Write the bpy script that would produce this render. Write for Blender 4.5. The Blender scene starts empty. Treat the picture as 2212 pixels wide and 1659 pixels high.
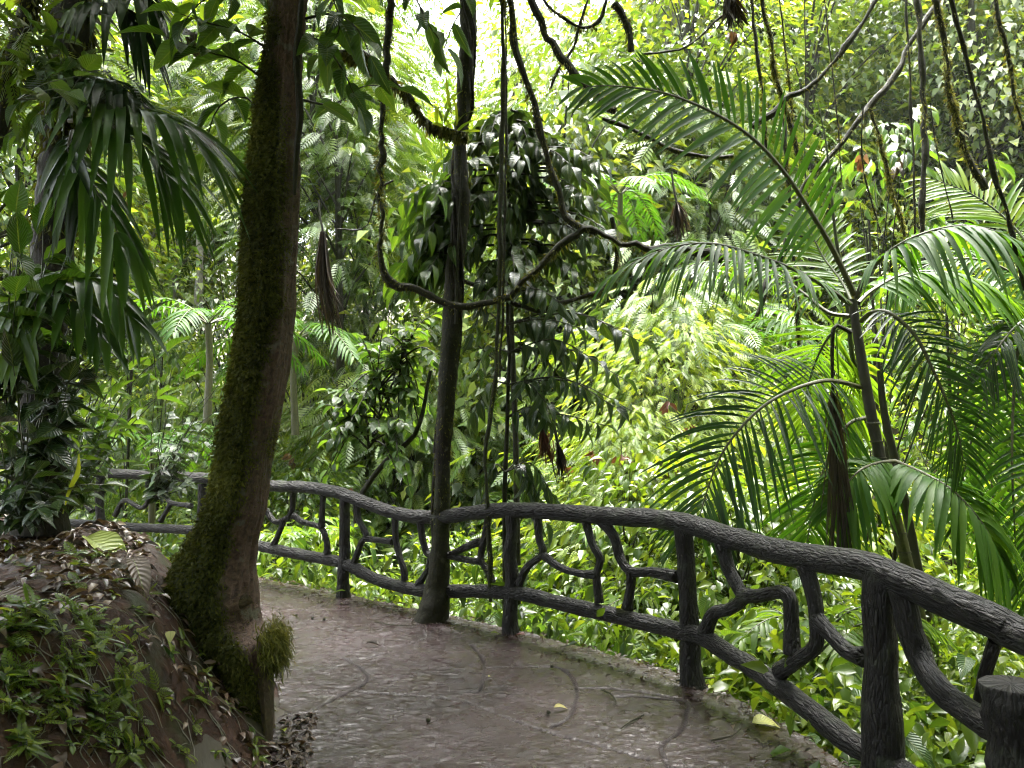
import bpy, math, numpy as np
from math import radians, sin, cos, pi
C = bpy.context.scene.collection
SC = bpy.context.scene
R = np.random.default_rng
V = lambda *a: np.array(a, float)

# ------------------------------------------------------------------ camera
FPX, PITCH, EYE = 1703.0, radians(1.7), 1.6
cam = bpy.data.cameras.new("camera"); cam.sensor_width = 36; cam.lens = 36*FPX/2212; cam.clip_end = 400; cam.clip_start = 0.05
co = bpy.data.objects.new("camera", cam); C.objects.link(co)
co.location = (0, 0, EYE); co.rotation_euler = (pi/2+PITCH, 0, 0); SC.camera = co

def ray(u, v):
    a = (u-1106)/FPX; b = (829.5-v)/FPX
    y = cos(PITCH)-b*sin(PITCH); z = sin(PITCH)+b*cos(PITCH)
    return V(a/y, 1, z/y)
def P(u, v, d):
    "point seen at pixel u,v of the 2212 px photograph, d metres ahead"
    return V(0, 0, EYE)+ray(u, v)*d
def G(u, v, z=0.0):
    r = ray(u, v); return V(0, 0, EYE)+r*((z-EYE)/r[2])
def PP(pts, d):
    n = len(pts)
    if not hasattr(d, '__len__'): d = [d]*n
    elif len(d) != n: d = np.interp(np.linspace(0, 1, n), np.linspace(0, 1, len(d)), d)
    return np.array([P(p[0], p[1], dd) for p, dd in zip(pts, d)])

# ------------------------------------------------------------------ mesh builder
class MB:
    def __init__(s): s.v=[]; s.f=[]; s.uv=[]; s.t=[]; s.m=[]; s.n=0
    def add(s, v, f, uv=None, tint=0.5, mat=0):
        v=np.asarray(v,float).reshape(-1,3); f=np.asarray(f,np.int64).reshape(-1,4)
        s.v.append(v); s.f.append(f+s.n); s.n+=len(v)
        s.uv.append(np.zeros((len(v),2)) if uv is None else np.asarray(uv,float))
        s.t.append(np.broadcast_to(np.asarray(tint,float),(len(v),)).copy()); s.m.append(np.full(len(f),mat,np.int32))
    def mesh(s, name, mats, smooth=True):
        me=bpy.data.meshes.new(name)
        v=np.concatenate(s.v); f=np.concatenate(s.f); uv=np.concatenate(s.uv); t=np.concatenate(s.t); m=np.concatenate(s.m)
        me.vertices.add(len(v)); me.vertices.foreach_set('co',v.astype(np.float32).ravel())
        nl=len(f)*4; me.loops.add(nl); me.loops.foreach_set('vertex_index',f.astype(np.int32).ravel())
        me.polygons.add(len(f)); me.polygons.foreach_set('loop_start',np.arange(0,nl,4,dtype=np.int32))
        me.polygons.foreach_set('material_index',m)
        me.polygons.foreach_set('use_smooth',np.full(len(f),smooth))
        ul=me.uv_layers.new(name='UVMap'); ul.data.foreach_set('uv',uv[f.ravel()].astype(np.float32).ravel())
        at=me.attributes.new('tint','FLOAT','POINT'); at.data.foreach_set('value',t.astype(np.float32))
        for x in (mats if isinstance(mats,(list,tuple)) else [mats]): me.materials.append(x)
        me.update(calc_edges=True)
        return me
def obj(name, mb, mats, parent=None, smooth=True, label=None):
    me = mb.mesh(name, mats, smooth) if isinstance(mb, MB) else mb
    o=bpy.data.objects.new(name, me); C.objects.link(o)
    if parent is not None: o.parent=parent
    if label: o['label']=label
    return o
def tag(o, label, cat, group=None):
    o['label']=label; o['category']=cat
    if group: o['group']=group
    return o
def struct(o, kind='structure'): o['kind']=kind; return o
def thing(name, label, cat, loc=(0,0,0), group=None):
    o=bpy.data.objects.new(name,None); C.objects.link(o); o.location=tuple(loc); o.empty_display_size=.1
    return tag(o,label,cat,group)
def dup(root, loc, rz=0, sc=1, label=None, tilt=(0,0)):
    r=root.copy(); C.objects.link(r); r.location=tuple(loc); r.rotation_euler=(tilt[0],tilt[1],rz); r.scale=(sc,)*3
    if label: r['label']=label
    for ch in list(root.children):
        c=ch.copy(); C.objects.link(c); c.parent=r
        for g in list(ch.children):
            d=g.copy(); C.objects.link(d); d.parent=c
    return r

# ------------------------------------------------------------------ noise (value noise, vectorised)
_T = R(7).random((64,64,64))
def vnoise(p, sc=1.0):
    p=np.asarray(p,float)*sc; i=np.floor(p).astype(int); f=p-i; f=f*f*(3-2*f); i&=63; j=(i+1)&63
    a=_T
    x0,y0,z0=i[...,0],i[...,1],i[...,2]; x1,y1,z1=j[...,0],j[...,1],j[...,2]
    fx,fy,fz=f[...,0],f[...,1],f[...,2]
    c00=a[x0,y0,z0]*(1-fx)+a[x1,y0,z0]*fx; c10=a[x0,y1,z0]*(1-fx)+a[x1,y1,z0]*fx
    c01=a[x0,y0,z1]*(1-fx)+a[x1,y0,z1]*fx; c11=a[x0,y1,z1]*(1-fx)+a[x1,y1,z1]*fx
    c0=c00*(1-fy)+c10*fy; c1=c01*(1-fy)+c11*fy
    return (c0*(1-fz)+c1*fz)*2-1
def fbm(p, sc=1., o=4):
    s=0; a=1; 
    for k in range(o): s=s+a*vnoise(np.asarray(p)+17.3*k, sc*2**k); a*=.5
    return s/1.9
sstep=lambda a,b,x: (lambda t:t*t*(3-2*t))(np.clip((x-a)/(b-a),0,1))

# ------------------------------------------------------------------ tubes
def crom(pts, n):
    "Catmull-Rom resample to n points of a k x m array"
    p=np.asarray(pts,float)
    if len(p)<2: return np.repeat(p,n,0)
    q=np.vstack([2*p[0]-p[1],p,2*p[-1]-p[-2]])
    seg=np.linalg.norm(np.diff(p[:,:3],axis=0),axis=1)+1e-9; cu=np.concatenate([[0],np.cumsum(seg)])
    s=np.linspace(0,cu[-1],n); k=np.clip(np.searchsorted(cu,s,'right')-1,0,len(seg)-1); t=((s-cu[k])/seg[k])[:,None]
    a,b,c,d=q[k],q[k+1],q[k+2],q[k+3]
    return .5*((2*b)+(c-a)*t+(2*a-5*b+4*c-d)*t*t+(3*b-a-3*c+d)*t**3)
def nrm(a): return a/(np.linalg.norm(a,axis=-1,keepdims=True)+1e-12)
def frames(p):
    t=nrm(np.gradient(p,axis=0)); u=np.zeros_like(p)
    ref=V(0,-1,0.01) if abs(t[0][1])<.9 else V(0,0,1)
    x=nrm(ref-t[0]*(ref@t[0]))
    for i in range(len(p)):
        x=nrm(x-t[i]*(x@t[i])); u[i]=x
    return t,u,np.cross(t,u)
def tube(mb, pts, rad, ns=8, n=None, rough=0, rs=8., seed=0, tint=.5, mat=0, cap=False, smooth=True, aniso=1.0):
    pts=np.asarray(pts,float)
    L=np.linalg.norm(np.diff(pts,axis=0),axis=1).sum()
    if n is None: n=max(4,min(400,int(L/0.06)))
    p=crom(pts,n) if smooth else pts; n=len(p)
    rad=np.asarray(rad,float); r=np.full(n,float(rad)) if rad.ndim==0 else np.interp(np.linspace(0,1,n),np.linspace(0,1,len(rad)),rad)
    s=np.concatenate([[0],np.cumsum(np.linalg.norm(np.diff(p,axis=0),axis=1))])
    if cap:
        t,_,_=frames(p)
        p=np.vstack([p[0]-t[0]*r[0]*.05,p[0]-t[0]*r[0]*.02,p,p[-1]+t[-1]*r[-1]*.02,p[-1]+t[-1]*r[-1]*.05])
        r=np.concatenate([[r[0]*.03,r[0]*.85],r,[r[-1]*.85,r[-1]*.03]]); s=np.concatenate([[s[0]]*2,s,[s[-1]]*2]); n=len(p)
    t,u,w=frames(p)
    if cap: u[0]=u[1]=u[2]; u[-1]=u[-2]=u[-3]; w[0]=w[1]=w[2]; w[-1]=w[-2]=w[-3]
    a=np.linspace(0,2*pi,ns+1)
    d=np.cos(a)[None,:,None]*u[:,None]+np.sin(a)[None,:,None]*w[:,None]
    q=p[:,None]+d*r[:,None,None]
    if rough:
        qq=np.stack([d[...,0]*r[:,None]*rs*1.0+seed*3.1,d[...,1]*r[:,None]*rs+d[...,2]*r[:,None]*rs*.7,np.broadcast_to(s[:,None]*rs*aniso,q.shape[:2])],-1)
        q=q+d*(fbm(qq,1.,3)[...,None]*rough*(r[:,None,None]/r.max()))
    q[:,-1]=q[:,0]
    uv=np.stack([np.broadcast_to(a[None]*r.mean(),(n,ns+1)),np.broadcast_to(s[:,None],(n,ns+1))],-1)
    i=np.arange(n-1)[:,None]*(ns+1)+np.arange(ns)[None]
    f=np.stack([i,i+1,i+ns+2,i+ns+1],-1)
    mb.add(q,f,uv.reshape(-1,2),tint if np.ndim(tint)==0 else np.repeat(tint,ns+1),mat)
    return q

# ------------------------------------------------------------------ leaves
def leaf_t(rows=5, shape='ovate', curl=.25, fold=.25, wav=0):
    t=np.linspace(0,1,rows)
    if shape=='ovate': w=np.sin(pi*np.clip(t,0,1)**.8)**.85*.5
    elif shape=='lance': w=np.sin(pi*t**.7)*.5
    elif shape=='heart': w=np.array(np.interp(t,[0,.06,.2,.4,.7,.9,1],[.18,.42,.5,.46,.27,.09,.0]))
    elif shape=='strap': w=np.interp(t,[0,.1,.5,.85,1],[.2,.42,.5,.36,.03])
    w=np.maximum(w,.012); w[0]=max(w[0],.02)
    z=-curl*t*t
    v=np.zeros((rows,3,3)); v[:,0]=np.stack([-w,t,z+fold*w],-1); v[:,1]=np.stack([0*w,t,z],-1); v[:,2]=np.stack([w,t,z+fold*w],-1)
    if wav: v[:,0,2]+=wav*np.sin(t*19); v[:,2,2]+=wav*np.cos(t*17)
    uv=np.zeros((rows,3,2)); uv[:,:,0]=[0,.5,1]; uv[:,:,1]=t[:,None]
    i=np.arange(rows-1)[:,None]*3+np.arange(2)[None]; f=np.stack([i,i+1,i+4,i+3],-1).reshape(-1,4)
    return v.reshape(-1,3),f,uv.reshape(-1,2)
def quad_t(curl=.15, fold=.2):
    v=V([0,0,0],[.5,.45,fold*.5-curl*.2],[0,1,-curl],[-.5,.45,fold*.5-curl*.2]); return v,np.array([[0,1,2,3]]),V([.5,0],[1,.5],[.5,1],[0,.5])
def pinn_t(pairs=9, lw=.085, ll=.3, droop=.25, curl=.3, rows=2, tip=True):
    "a compound leaf / small fern frond, unit length along y, leaflets are bent quads"
    vs=[];fs=[];us=[];n=0
    def put(b,d,l,w,k):
        nonlocal n
        s=np.cross(d,V(0,0,1)); s/=np.linalg.norm(s)+1e-9
        m=b+d*l*.5+V(0,0,-k*l*.25); e=b+d*l+V(0,0,-k*l)
        vs.extend([b,m+s*w/2,e,m-s*w/2]); fs.append([n,n+1,n+2,n+3]); us.extend([[.5,0],[1,.5],[.5,1],[0,.5]]); n+=4
    for i in range(pairs):
        t=.12+.86*i/(pairs-1); b=V(0,t,-curl*t*t); pr=sin(pi*min(1,(t+.12)/1.15))**.7
        for sg in (-1,1):
            a=radians(62-18*t); d=V(sg*sin(a),cos(a),-curl*t); d/=np.linalg.norm(d)
            put(b,d,ll*pr,lw,droop)
    if tip: put(V(0,.97,-curl*.95),V(0,1,-.6),ll*.5,lw,droop)
    k=7
    for i in range(k):
        t=i/k; t2=(i+1)/k; a=.008
        vs.extend([V(-a,t,-curl*t*t),V(a,t,-curl*t*t),V(a,t2,-curl*t2*t2),V(-a,t2,-curl*t2*t2)]); fs.append([n,n+1,n+2,n+3]); us.extend([[.5,0]]*4); n+=4
    return np.array(vs),np.array(fs),np.array(us)
def scatter(mb, T, pos, dirv, up, ln, wd, tint, mat=0):
    "instances of template T baked into one mesh"
    v,f,uv=T; N=len(pos); y=nrm(dirv); x=nrm(np.cross(y,up)); z=np.cross(x,y)
    ln=np.broadcast_to(ln,(N,)); wd=np.broadcast_to(wd,(N,))
    q=pos[:,None]+x[:,None]*(v[None,:,0,None]*wd[:,None,None])+y[:,None]*(v[None,:,1,None]*ln[:,None,None])+z[:,None]*(v[None,:,2,None]*ln[:,None,None])
    k=len(v); ff=(f[None]+np.arange(N)[:,None,None]*k).reshape(-1,4)
    mb.add(q.reshape(-1,3),ff,np.tile(uv,(N,1)),np.repeat(np.broadcast_to(tint,(N,)),k),mat)
def rdir(r, n, lo, hi):
    a=r.uniform(0,2*pi,n); e=np.radians(r.uniform(lo,hi,n)); return np.stack([np.cos(a)*np.cos(e),np.sin(a)*np.cos(e),np.sin(e)],-1)
def rup(r, n, j=.5): return nrm(np.stack([r.normal(0,j,n),r.normal(0,j,n),np.ones(n)],-1))
LT={'o5':leaf_t(6,'ovate',.22,.25),'o5b':leaf_t(6,'ovate',.5,.3,.02),'o3':leaf_t(4,'ovate',.25,.25),'l5':leaf_t(6,'lance',.3,.25),'h5':leaf_t(7,'heart',.25,.2),'l3':leaf_t(4,'lance',.3,.2),
    'q':quad_t(),'q2':quad_t(.35,.3),'s5':leaf_t(7,'strap',.5,.2),'p9':pinn_t(),'p7':pinn_t(7,.13,.33,.2,.35),'fern':pinn_t(15,.07,.26,.12,.45),'o8':leaf_t(9,'ovate',.35,.28,.012)}

# ------------------------------------------------------------------ materials
def newmat(name):
    m=bpy.data.materials.new(name); m.use_nodes=True; nt=m.node_tree; nt.nodes.clear()
    o=nt.nodes.new('ShaderNodeOutputMaterial'); return m,nt,o
def nd(nt,t,**k):
    n=nt.nodes.new('ShaderNode'+t)
    for a,b in k.items(): setattr(n,a,b)
    return n
def ramp(nt,stops):
    n=nd(nt,'ValToRGB'); e=n.color_ramp.elements
    while len(e)<len(stops): e.new(.5)
    for x,(p,c) in zip(e,stops): x.position=p; x.color=(*c,1)
    return n
def leafmat(name, cols, rough=.32, tr=.42, vein=0, spec=.5, spots=0):
    m,nt,o=newmat(name); L=nt.links
    at=nd(nt,'Attribute',attribute_name='tint'); oi=nd(nt,'ObjectInfo')
    mm=nd(nt,'Math',operation='MULTIPLY_ADD'); L.new(oi.outputs['Random'],mm.inputs[0]); mm.inputs[1].default_value=.3; L.new(at.outputs['Fac'],mm.inputs[2])
    sb=nd(nt,'Math',operation='SUBTRACT'); L.new(mm.outputs[0],sb.inputs[0]); sb.inputs[1].default_value=.15
    rp=ramp(nt,list(zip(np.linspace(0,1,len(cols)),cols))); L.new(sb.outputs[0],rp.inputs[0]); col=rp.outputs[0]
    bs=nd(nt,'BsdfPrincipled')
    if vein:
        uv=nd(nt,'UVMap'); sx=nd(nt,'SeparateXYZ'); L.new(uv.outputs[0],sx.inputs[0])
        a=nd(nt,'Math',operation='SUBTRACT'); L.new(sx.outputs[0],a.inputs[0]); a.inputs[1].default_value=.5
        b=nd(nt,'Math',operation='ABSOLUTE'); L.new(a.outputs[0],b.inputs[0])
        c=nd(nt,'MapRange'); L.new(b.outputs[0],c.inputs[0]); c.inputs[1].default_value=.012; c.inputs[2].default_value=.05; c.inputs[3].default_value=.55; c.inputs[4].default_value=0
        mx=nd(nt,'Mix',data_type='RGBA'); L.new(c.outputs[0],mx.inputs[0]); L.new(col,mx.inputs[6]); mx.inputs[7].default_value=(.16,.2,.05,1); col=mx.outputs[2]
        w=nd(nt,'Math',operation='MULTIPLY_ADD'); L.new(b.outputs[0],w.inputs[0]); w.inputs[1].default_value=-.55; L.new(sx.outputs[1],w.inputs[2])
        s=nd(nt,'Math',operation='MULTIPLY'); L.new(w.outputs[0],s.inputs[0]); s.inputs[1].default_value=vein
        sn=nd(nt,'Math',operation='SINE'); L.new(s.outputs[0],sn.inputs[0])
        bp=nd(nt,'Bump'); bp.inputs['Strength'].default_value=.5; bp.inputs['Distance'].default_value=.004; L.new(sn.outputs[0],bp.inputs['Height']); L.new(bp.outputs[0],bs.inputs['Normal'])
    if spots:
        nz=nd(nt,'TexNoise'); nz.inputs['Scale'].default_value=spots; g=nd(nt,'TexCoord'); L.new(g.outputs['Object'],nz.inputs['Vector'])
        r2=ramp(nt,[(.5,(0,0,0)),(.62,(1,1,1))]); L.new(nz.outputs[0],r2.inputs[0])
        mx=nd(nt,'Mix',data_type='RGBA'); L.new(r2.outputs[0],mx.inputs[0]); L.new(col,mx.inputs[6]); mx.inputs[7].default_value=(.09,.06,.025,1); col=mx.outputs[2]
    L.new(col,bs.inputs['Base Color']); bs.inputs['Roughness'].default_value=rough; bs.inputs['Specular IOR Level'].default_value=spec
    if tr:
        tl=nd(nt,'BsdfTranslucent'); mu=nd(nt,'Mix',data_type='RGBA',blend_type='MULTIPLY'); mu.inputs[0].default_value=1; L.new(col,mu.inputs[6]); mu.inputs[7].default_value=(1.82,1.66,.57,1); mu.clamp_result=False
        L.new(mu.outputs[2],tl.inputs[0]); ms=nd(nt,'MixShader'); ms.inputs[0].default_value=tr; L.new(bs.outputs[0],ms.inputs[1]); L.new(tl.outputs[0],ms.inputs[2]); L.new(ms.outputs[0],o.inputs[0])
    else: L.new(bs.outputs[0],o.inputs[0])
    return m
def rockmat(name, stops, sc=(8,8,8), rough=(.4,.8), bump=.6, bd=.01, coord='UV', detail=8, second=None, moss=None, vor=None, spec=.5):
    m,nt,o=newmat(name); L=nt.links; bs=nd(nt,'BsdfPrincipled'); L.new(bs.outputs[0],o.inputs[0])
    tc=nd(nt,'TexCoord'); mp=nd(nt,'Mapping'); mp.inputs['Scale'].default_value=sc; L.new(tc.outputs[coord],mp.inputs[0])
    nz=nd(nt,'TexNoise'); nz.inputs['Scale'].default_value=1; nz.inputs['Detail'].default_value=detail; nz.inputs['Roughness'].default_value=.65; nz.inputs['Distortion'].default_value=.6; L.new(mp.outputs[0],nz.inputs['Vector'])
    rp=ramp(nt,stops); L.new(nz.outputs[0],rp.inputs[0]); col=rp.outputs[0]; h=nz.outputs[0]
    if vor:
        vo=nd(nt,'TexVoronoi',feature='DISTANCE_TO_EDGE'); mp2=nd(nt,'Mapping'); mp2.inputs['Scale'].default_value=vor
        ad=nd(nt,'VectorMath',operation='MULTIPLY_ADD'); L.new(nz.outputs['Color'],ad.inputs[0]); ad.inputs[1].default_value=(.02,.05,.02); L.new(tc.outputs[coord],ad.inputs[2])
        L.new(ad.outputs[0],mp2.inputs[0]); L.new(mp2.outputs[0],vo.inputs['Vector']); vo.inputs['Scale'].default_value=1
        mr=nd(nt,'MapRange'); L.new(vo.outputs[0],mr.inputs[0]); mr.inputs[2].default_value=.28
        a2=nd(nt,'Math',operation='MULTIPLY_ADD'); L.new(mr.outputs[0],a2.inputs[0]); a2.inputs[1].default_value=.7; L.new(nz.outputs[0],a2.inputs[2]); h=a2.outputs[0]
        mx=nd(nt,'Mix',data_type='RGBA',blend_type='MULTIPLY'); mx.inputs[0].default_value=.6; L.new(col,mx.inputs[6]); L.new(mr.outputs[0],mx.inputs[7]); col=mx.outputs[2]
    if second:
        n2=nd(nt,'TexNoise'); n2.inputs['Scale'].default_value=second[0]; n2.inputs['Detail'].default_value=5; L.new(tc.outputs['Object'],n2.inputs['Vector'])
        r2=ramp(nt,[(second[2],(0,0,0)),(second[3],(1,1,1))]); L.new(n2.outputs[0],r2.inputs[0])
        mx=nd(nt,'Mix',data_type='RGBA'); L.new(r2.outputs[0],mx.inputs[0]); L.new(col,mx.inputs[6]); mx.inputs[7].default_value=(*second[1],1); col=mx.outputs[2]
    if moss:
        at=nd(nt,'Attribute',attribute_name='tint'); mx=nd(nt,'Mix',data_type='RGBA'); L.new(at.outputs['Fac'],mx.inputs[0]); L.new(col,mx.inputs[6])
        r3=ramp(nt,[(.3,moss[0]),(.7,moss[1])]); n3=nd(nt,'TexNoise'); n3.inputs['Scale'].default_value=60; L.new(tc.outputs['Object'],n3.inputs['Vector']); L.new(n3.outputs[0],r3.inputs[0]); L.new(r3.outputs[0],mx.inputs[7]); col=mx.outputs[2]
    L.new(col,bs.inputs['Base Color'])
    mr=nd(nt,'MapRange'); L.new(nz.outputs[0],mr.inputs[0]); mr.inputs[1].default_value=.3; mr.inputs[2].default_value=.7; mr.inputs[3].default_value=rough[0]; mr.inputs[4].default_value=rough[1]; L.new(mr.outputs[0],bs.inputs['Roughness'])
    bs.inputs['Specular IOR Level'].default_value=spec
    bp=nd(nt,'Bump'); bp.inputs['Strength'].default_value=bump; bp.inputs['Distance'].default_value=bd; L.new(h,bp.inputs['Height']); L.new(bp.outputs[0],bs.inputs['Normal'])
    return m
M={}
M['green']=leafmat('leaf_green',[(.014,.034,.005),(.06,.11,.011),(.15,.205,.022)],.28,.44)
M['close']=leafmat('leaf_close',[(.018,.045,.009),(.045,.1,.014),(.09,.16,.02)],.28,.42,vein=70)
M['dark']=leafmat('leaf_dark',[(.01,.024,.008),(.022,.05,.012),(.045,.085,.016)],.28,.22,vein=60)
M['yellow']=leafmat('leaf_yellow_green',[(.022,.055,.006),(.095,.155,.013),(.2,.24,.024)],.36,.5,spec=.4)
M['lime']=leafmat('leaf_lime',[(.07,.13,.012),(.135,.2,.018),(.22,.27,.035)],.42,.5,spec=.35)
M['far']=leafmat('leaf_far',[(.016,.038,.006),(.068,.115,.015),(.155,.195,.028)],.42,.47,spec=.28)
M['palm']=leafmat('palm_leaf',[(.016,.055,.007),(.036,.1,.01),(.075,.15,.014)],.45,.52,spec=.2)
M['palmy']=leafmat('palm_leaf_young',[(.04,.1,.01),(.08,.155,.013),(.15,.21,.018)],.38,.52,spec=.3)
M['feather']=leafmat('leaf_feather',[(.018,.045,.006),(.052,.1,.012),(.115,.165,.02)],.4,.42,spec=.3)
M['strap']=leafmat('strap_leaf',[(.014,.04,.008),(.035,.085,.012),(.075,.14,.018)],.3,.45)
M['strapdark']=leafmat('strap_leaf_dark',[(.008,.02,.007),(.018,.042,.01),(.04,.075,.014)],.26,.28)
M['palmshade']=leafmat('palm_leaf_shaded',[(.009,.03,.005),(.02,.058,.008),(.045,.095,.011)],.36,.36,spec=.3)  # palm leaf copy with shade painted in: darker and less translucent
M['brown']=leafmat('dry_leaf_brown',[(.014,.009,.006),(.042,.026,.017),(.1,.066,.042)],.5,.12,vein=60)
M['red']=leafmat('dry_leaf_red',[(.07,.016,.013),(.14,.05,.045),(.22,.12,.11)],.45,.12,vein=50)
M['litter']=leafmat('leaf_litter',[(.02,.012,.008),(.06,.035,.022),(.14,.09,.06),(.2,.16,.12)],.35,.1)
M['moss']=leafmat('moss',[(.026,.03,.007),(.075,.082,.018),(.16,.16,.042)],.8,.3,spec=.2)
M['pale']=leafmat('fallen_leaf_pale',[(.24,.3,.06),(.34,.38,.1),(.45,.42,.16)],.35,.2,vein=75)
M['fence']=rockmat('concrete_bark',[(.3,(.003,.0025,.0021)),(.55,(.011,.0088,.007)),(.75,(.045,.039,.032))],(70,20,1),(.35,.75),1.0,.016,vor=(60,16,1),second=(7,(.04,.045,.03),.6,.74),spec=.35)
M['bark']=rockmat('trunk_bark',[(.3,(.022,.012,.009)),(.52,(.085,.05,.036)),(.75,(.17,.115,.085))],(42,34,1),(.5,.85),1.,.02,moss=((.012,.016,.003),(.05,.058,.012)),second=(11,(.11,.1,.075),.6,.68),spec=.3)
M['bark2']=rockmat('vine_bark',[(.3,(.004,.003,.0025)),(.55,(.014,.01,.007)),(.8,(.06,.045,.032))],(60,22,1),(.5,.85),1.,.016,moss=((.006,.009,.002),(.035,.042,.008)),second=(16,(.07,.065,.05),.62,.7),spec=.2)
M['bark3']=rockmat('pale_bark',[(.3,(.06,.055,.045)),(.6,(.16,.15,.12)),(.8,(.26,.25,.22))],(12,7,1),(.6,.9),.5,.01)
M['stem']=rockmat('green_stem',[(.3,(.02,.028,.008)),(.7,(.06,.075,.02))],(30,6,1),(.35,.6),.3,.004)
M['pstem']=rockmat('palm_stem',[(.3,(.012,.01,.008)),(.55,(.03,.026,.018)),(.8,(.07,.065,.03))],(20,14,1),(.4,.7),.6,.006,moss=((.05,.055,.012),(.1,.1,.025)))
M['soil']=rockmat('bank_soil',[(.3,(.01,.0045,.0025)),(.5,(.036,.0155,.0085)),(.72,(.08,.038,.021))],(16,16,16),(.4,.85),1.,.03,spec=.25,coord='Object',detail=10,second=(4,(.025,.03,.01),.52,.66))
M['ground']=rockmat('forest_floor',[(.3,(.018,.014,.008)),(.55,(.04,.032,.016)),(.75,(.05,.06,.02))],(3,3,3),(.6,.9),.6,.03,coord='Object')

def pathmat():
    m,nt,o=newmat('wet_stamped_concrete'); L=nt.links; bs=nd(nt,'BsdfPrincipled'); L.new(bs.outputs[0],o.inputs[0])
    tc=nd(nt,'TexCoord')
    def noise(sc,det,scale=(1,1,1),dist=0):
        mp=nd(nt,'Mapping'); mp.inputs['Scale'].default_value=scale; L.new(tc.outputs['Object'],mp.inputs[0])
        n=nd(nt,'TexNoise'); n.inputs['Scale'].default_value=sc; n.inputs['Detail'].default_value=det; n.inputs['Roughness'].default_value=.6; n.inputs['Distortion'].default_value=dist; L.new(mp.outputs[0],n.inputs['Vector']); return n.outputs[0]
    big=noise(1.3,5,(1,1.4,1),.5); fine=noise(48,6,(.6,1.5,1),.8); grit=noise(170,3); mid=noise(9,5,(.8,1.3,1),.4)
    c1=ramp(nt,[(.32,(.012,.0055,.0045)),(.5,(.025,.0135,.0135)),(.7,(.045,.028,.031))]); L.new(big,c1.inputs[0])
    c2=ramp(nt,[(.25,(.45,.42,.38)),(.6,(1,1,1)),(.8,(1.25,1.25,1.25))]); L.new(fine,c2.inputs[0])
    mx=nd(nt,'Mix',data_type='RGBA',blend_type='MULTIPLY'); mx.inputs[0].default_value=1; L.new(c1.outputs[0],mx.inputs[6]); L.new(c2.outputs[0],mx.inputs[7])
    r3=ramp(nt,[(.58,(0,0,0)),(.72,(.7,.7,.7))]); L.new(noise(2.6,5,(1,1,1),.3),r3.inputs[0])
    m3=nd(nt,'Mix',data_type='RGBA'); L.new(r3.outputs[0],m3.inputs[0]); L.new(mx.outputs[2],m3.inputs[6]); m3.inputs[7].default_value=(.03,.022,.01,1)
    at=nd(nt,'Attribute',attribute_name='tint'); m4=nd(nt,'Mix',data_type='RGBA'); L.new(at.outputs['Fac'],m4.inputs[0]); L.new(m3.outputs[2],m4.inputs[6]); m4.inputs[7].default_value=(.005,.004,.003,1); L.new(m4.outputs[2],bs.inputs['Base Color'])
    rr=nd(nt,'MapRange'); L.new(mid,rr.inputs[0]); rr.inputs[1].default_value=.35; rr.inputs[2].default_value=.65; rr.inputs[3].default_value=.12; rr.inputs[4].default_value=.34; ra=nd(nt,'Math',operation='MULTIPLY_ADD'); L.new(at.outputs['Fac'],ra.inputs[0]); ra.inputs[1].default_value=.7; L.new(rr.outputs[0],ra.inputs[2]); L.new(ra.outputs[0],bs.inputs['Roughness']); sp_=nd(nt,'Math',operation='MULTIPLY_ADD'); L.new(at.outputs['Fac'],sp_.inputs[0]); sp_.inputs[1].default_value=-.42; sp_.inputs[2].default_value=.42; L.new(sp_.outputs[0],bs.inputs['Specular IOR Level'])
    rg=nd(nt,'Math',operation='SUBTRACT'); L.new(fine,rg.inputs[0]); rg.inputs[1].default_value=.5
    ab=nd(nt,'Math',operation='ABSOLUTE'); L.new(rg.outputs[0],ab.inputs[0])
    s=nd(nt,'Math',operation='MULTIPLY_ADD'); L.new(ab.outputs[0],s.inputs[0]); s.inputs[1].default_value=-1.6; L.new(fine,s.inputs[2])
    s2=nd(nt,'Math',operation='MULTIPLY_ADD'); L.new(grit,s2.inputs[0]); s2.inputs[1].default_value=.18; L.new(s.outputs[0],s2.inputs[2])
    bp=nd(nt,'Bump'); bp.inputs['Strength'].default_value=.8; bp.inputs['Distance'].default_value=.006; L.new(s2.outputs[0],bp.inputs['Height']); L.new(bp.outputs[0],bs.inputs['Normal'])
    return m
M['path']=pathmat()

# ------------------------------------------------------------------ terrain
FEN=crom(V([2.6,-1.5,0],[2.35,.6,0],[2.05,2.0,0],[1.82,2.75,0],[1.51,3.23,0],[1.05,4.54,0],[0,5.65,0],[-1.45,6.73,0],[-3.06,7.8,0],[-4.4,8.4,0],[-6.5,9.0,0],[-12,10,0],[-40,14,0]),900)[:,:2]
FOOT=crom(V([-1.05,-6,0],[-1.02,2,0],[-1.04,3.3,0],[-1.1,3.85,0],[-1.2,4.35,0],[-1.45,4.9,0],[-2.0,5.5,0],[-3.2,6.3,0],[-5.4,7.1,0],[-12,8.2,0],[-40,12,0]),700)[:,:2]
def sdist(poly, x, y):
    "signed distance to a polyline, positive on its left as one walks along it"
    x=np.asarray(x,float); y=np.asarray(y,float); sh=x.shape; q=np.stack([x.ravel(),y.ravel()],-1)
    out=np.empty(len(q)); a=poly[::3]; b=np.roll(a,-1,0)[:-1]; a=a[:-1]; ab=b-a; l2=(ab**2).sum(1)
    for i in range(0,len(q),4000):
        w=q[i:i+4000,None]-a[None]; t=np.clip((w*ab).sum(-1)/l2,0,1); dd=w-ab*t[...,None]; d2=(dd**2).sum(-1); k=d2.argmin(1); r=np.arange(len(k))
        cr=ab[k,0]*w[r,k,1]-ab[k,1]*w[r,k,0]; out[i:i+4000]=np.sqrt(d2[r,k])*np.sign(cr)
    return out.reshape(sh)
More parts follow.
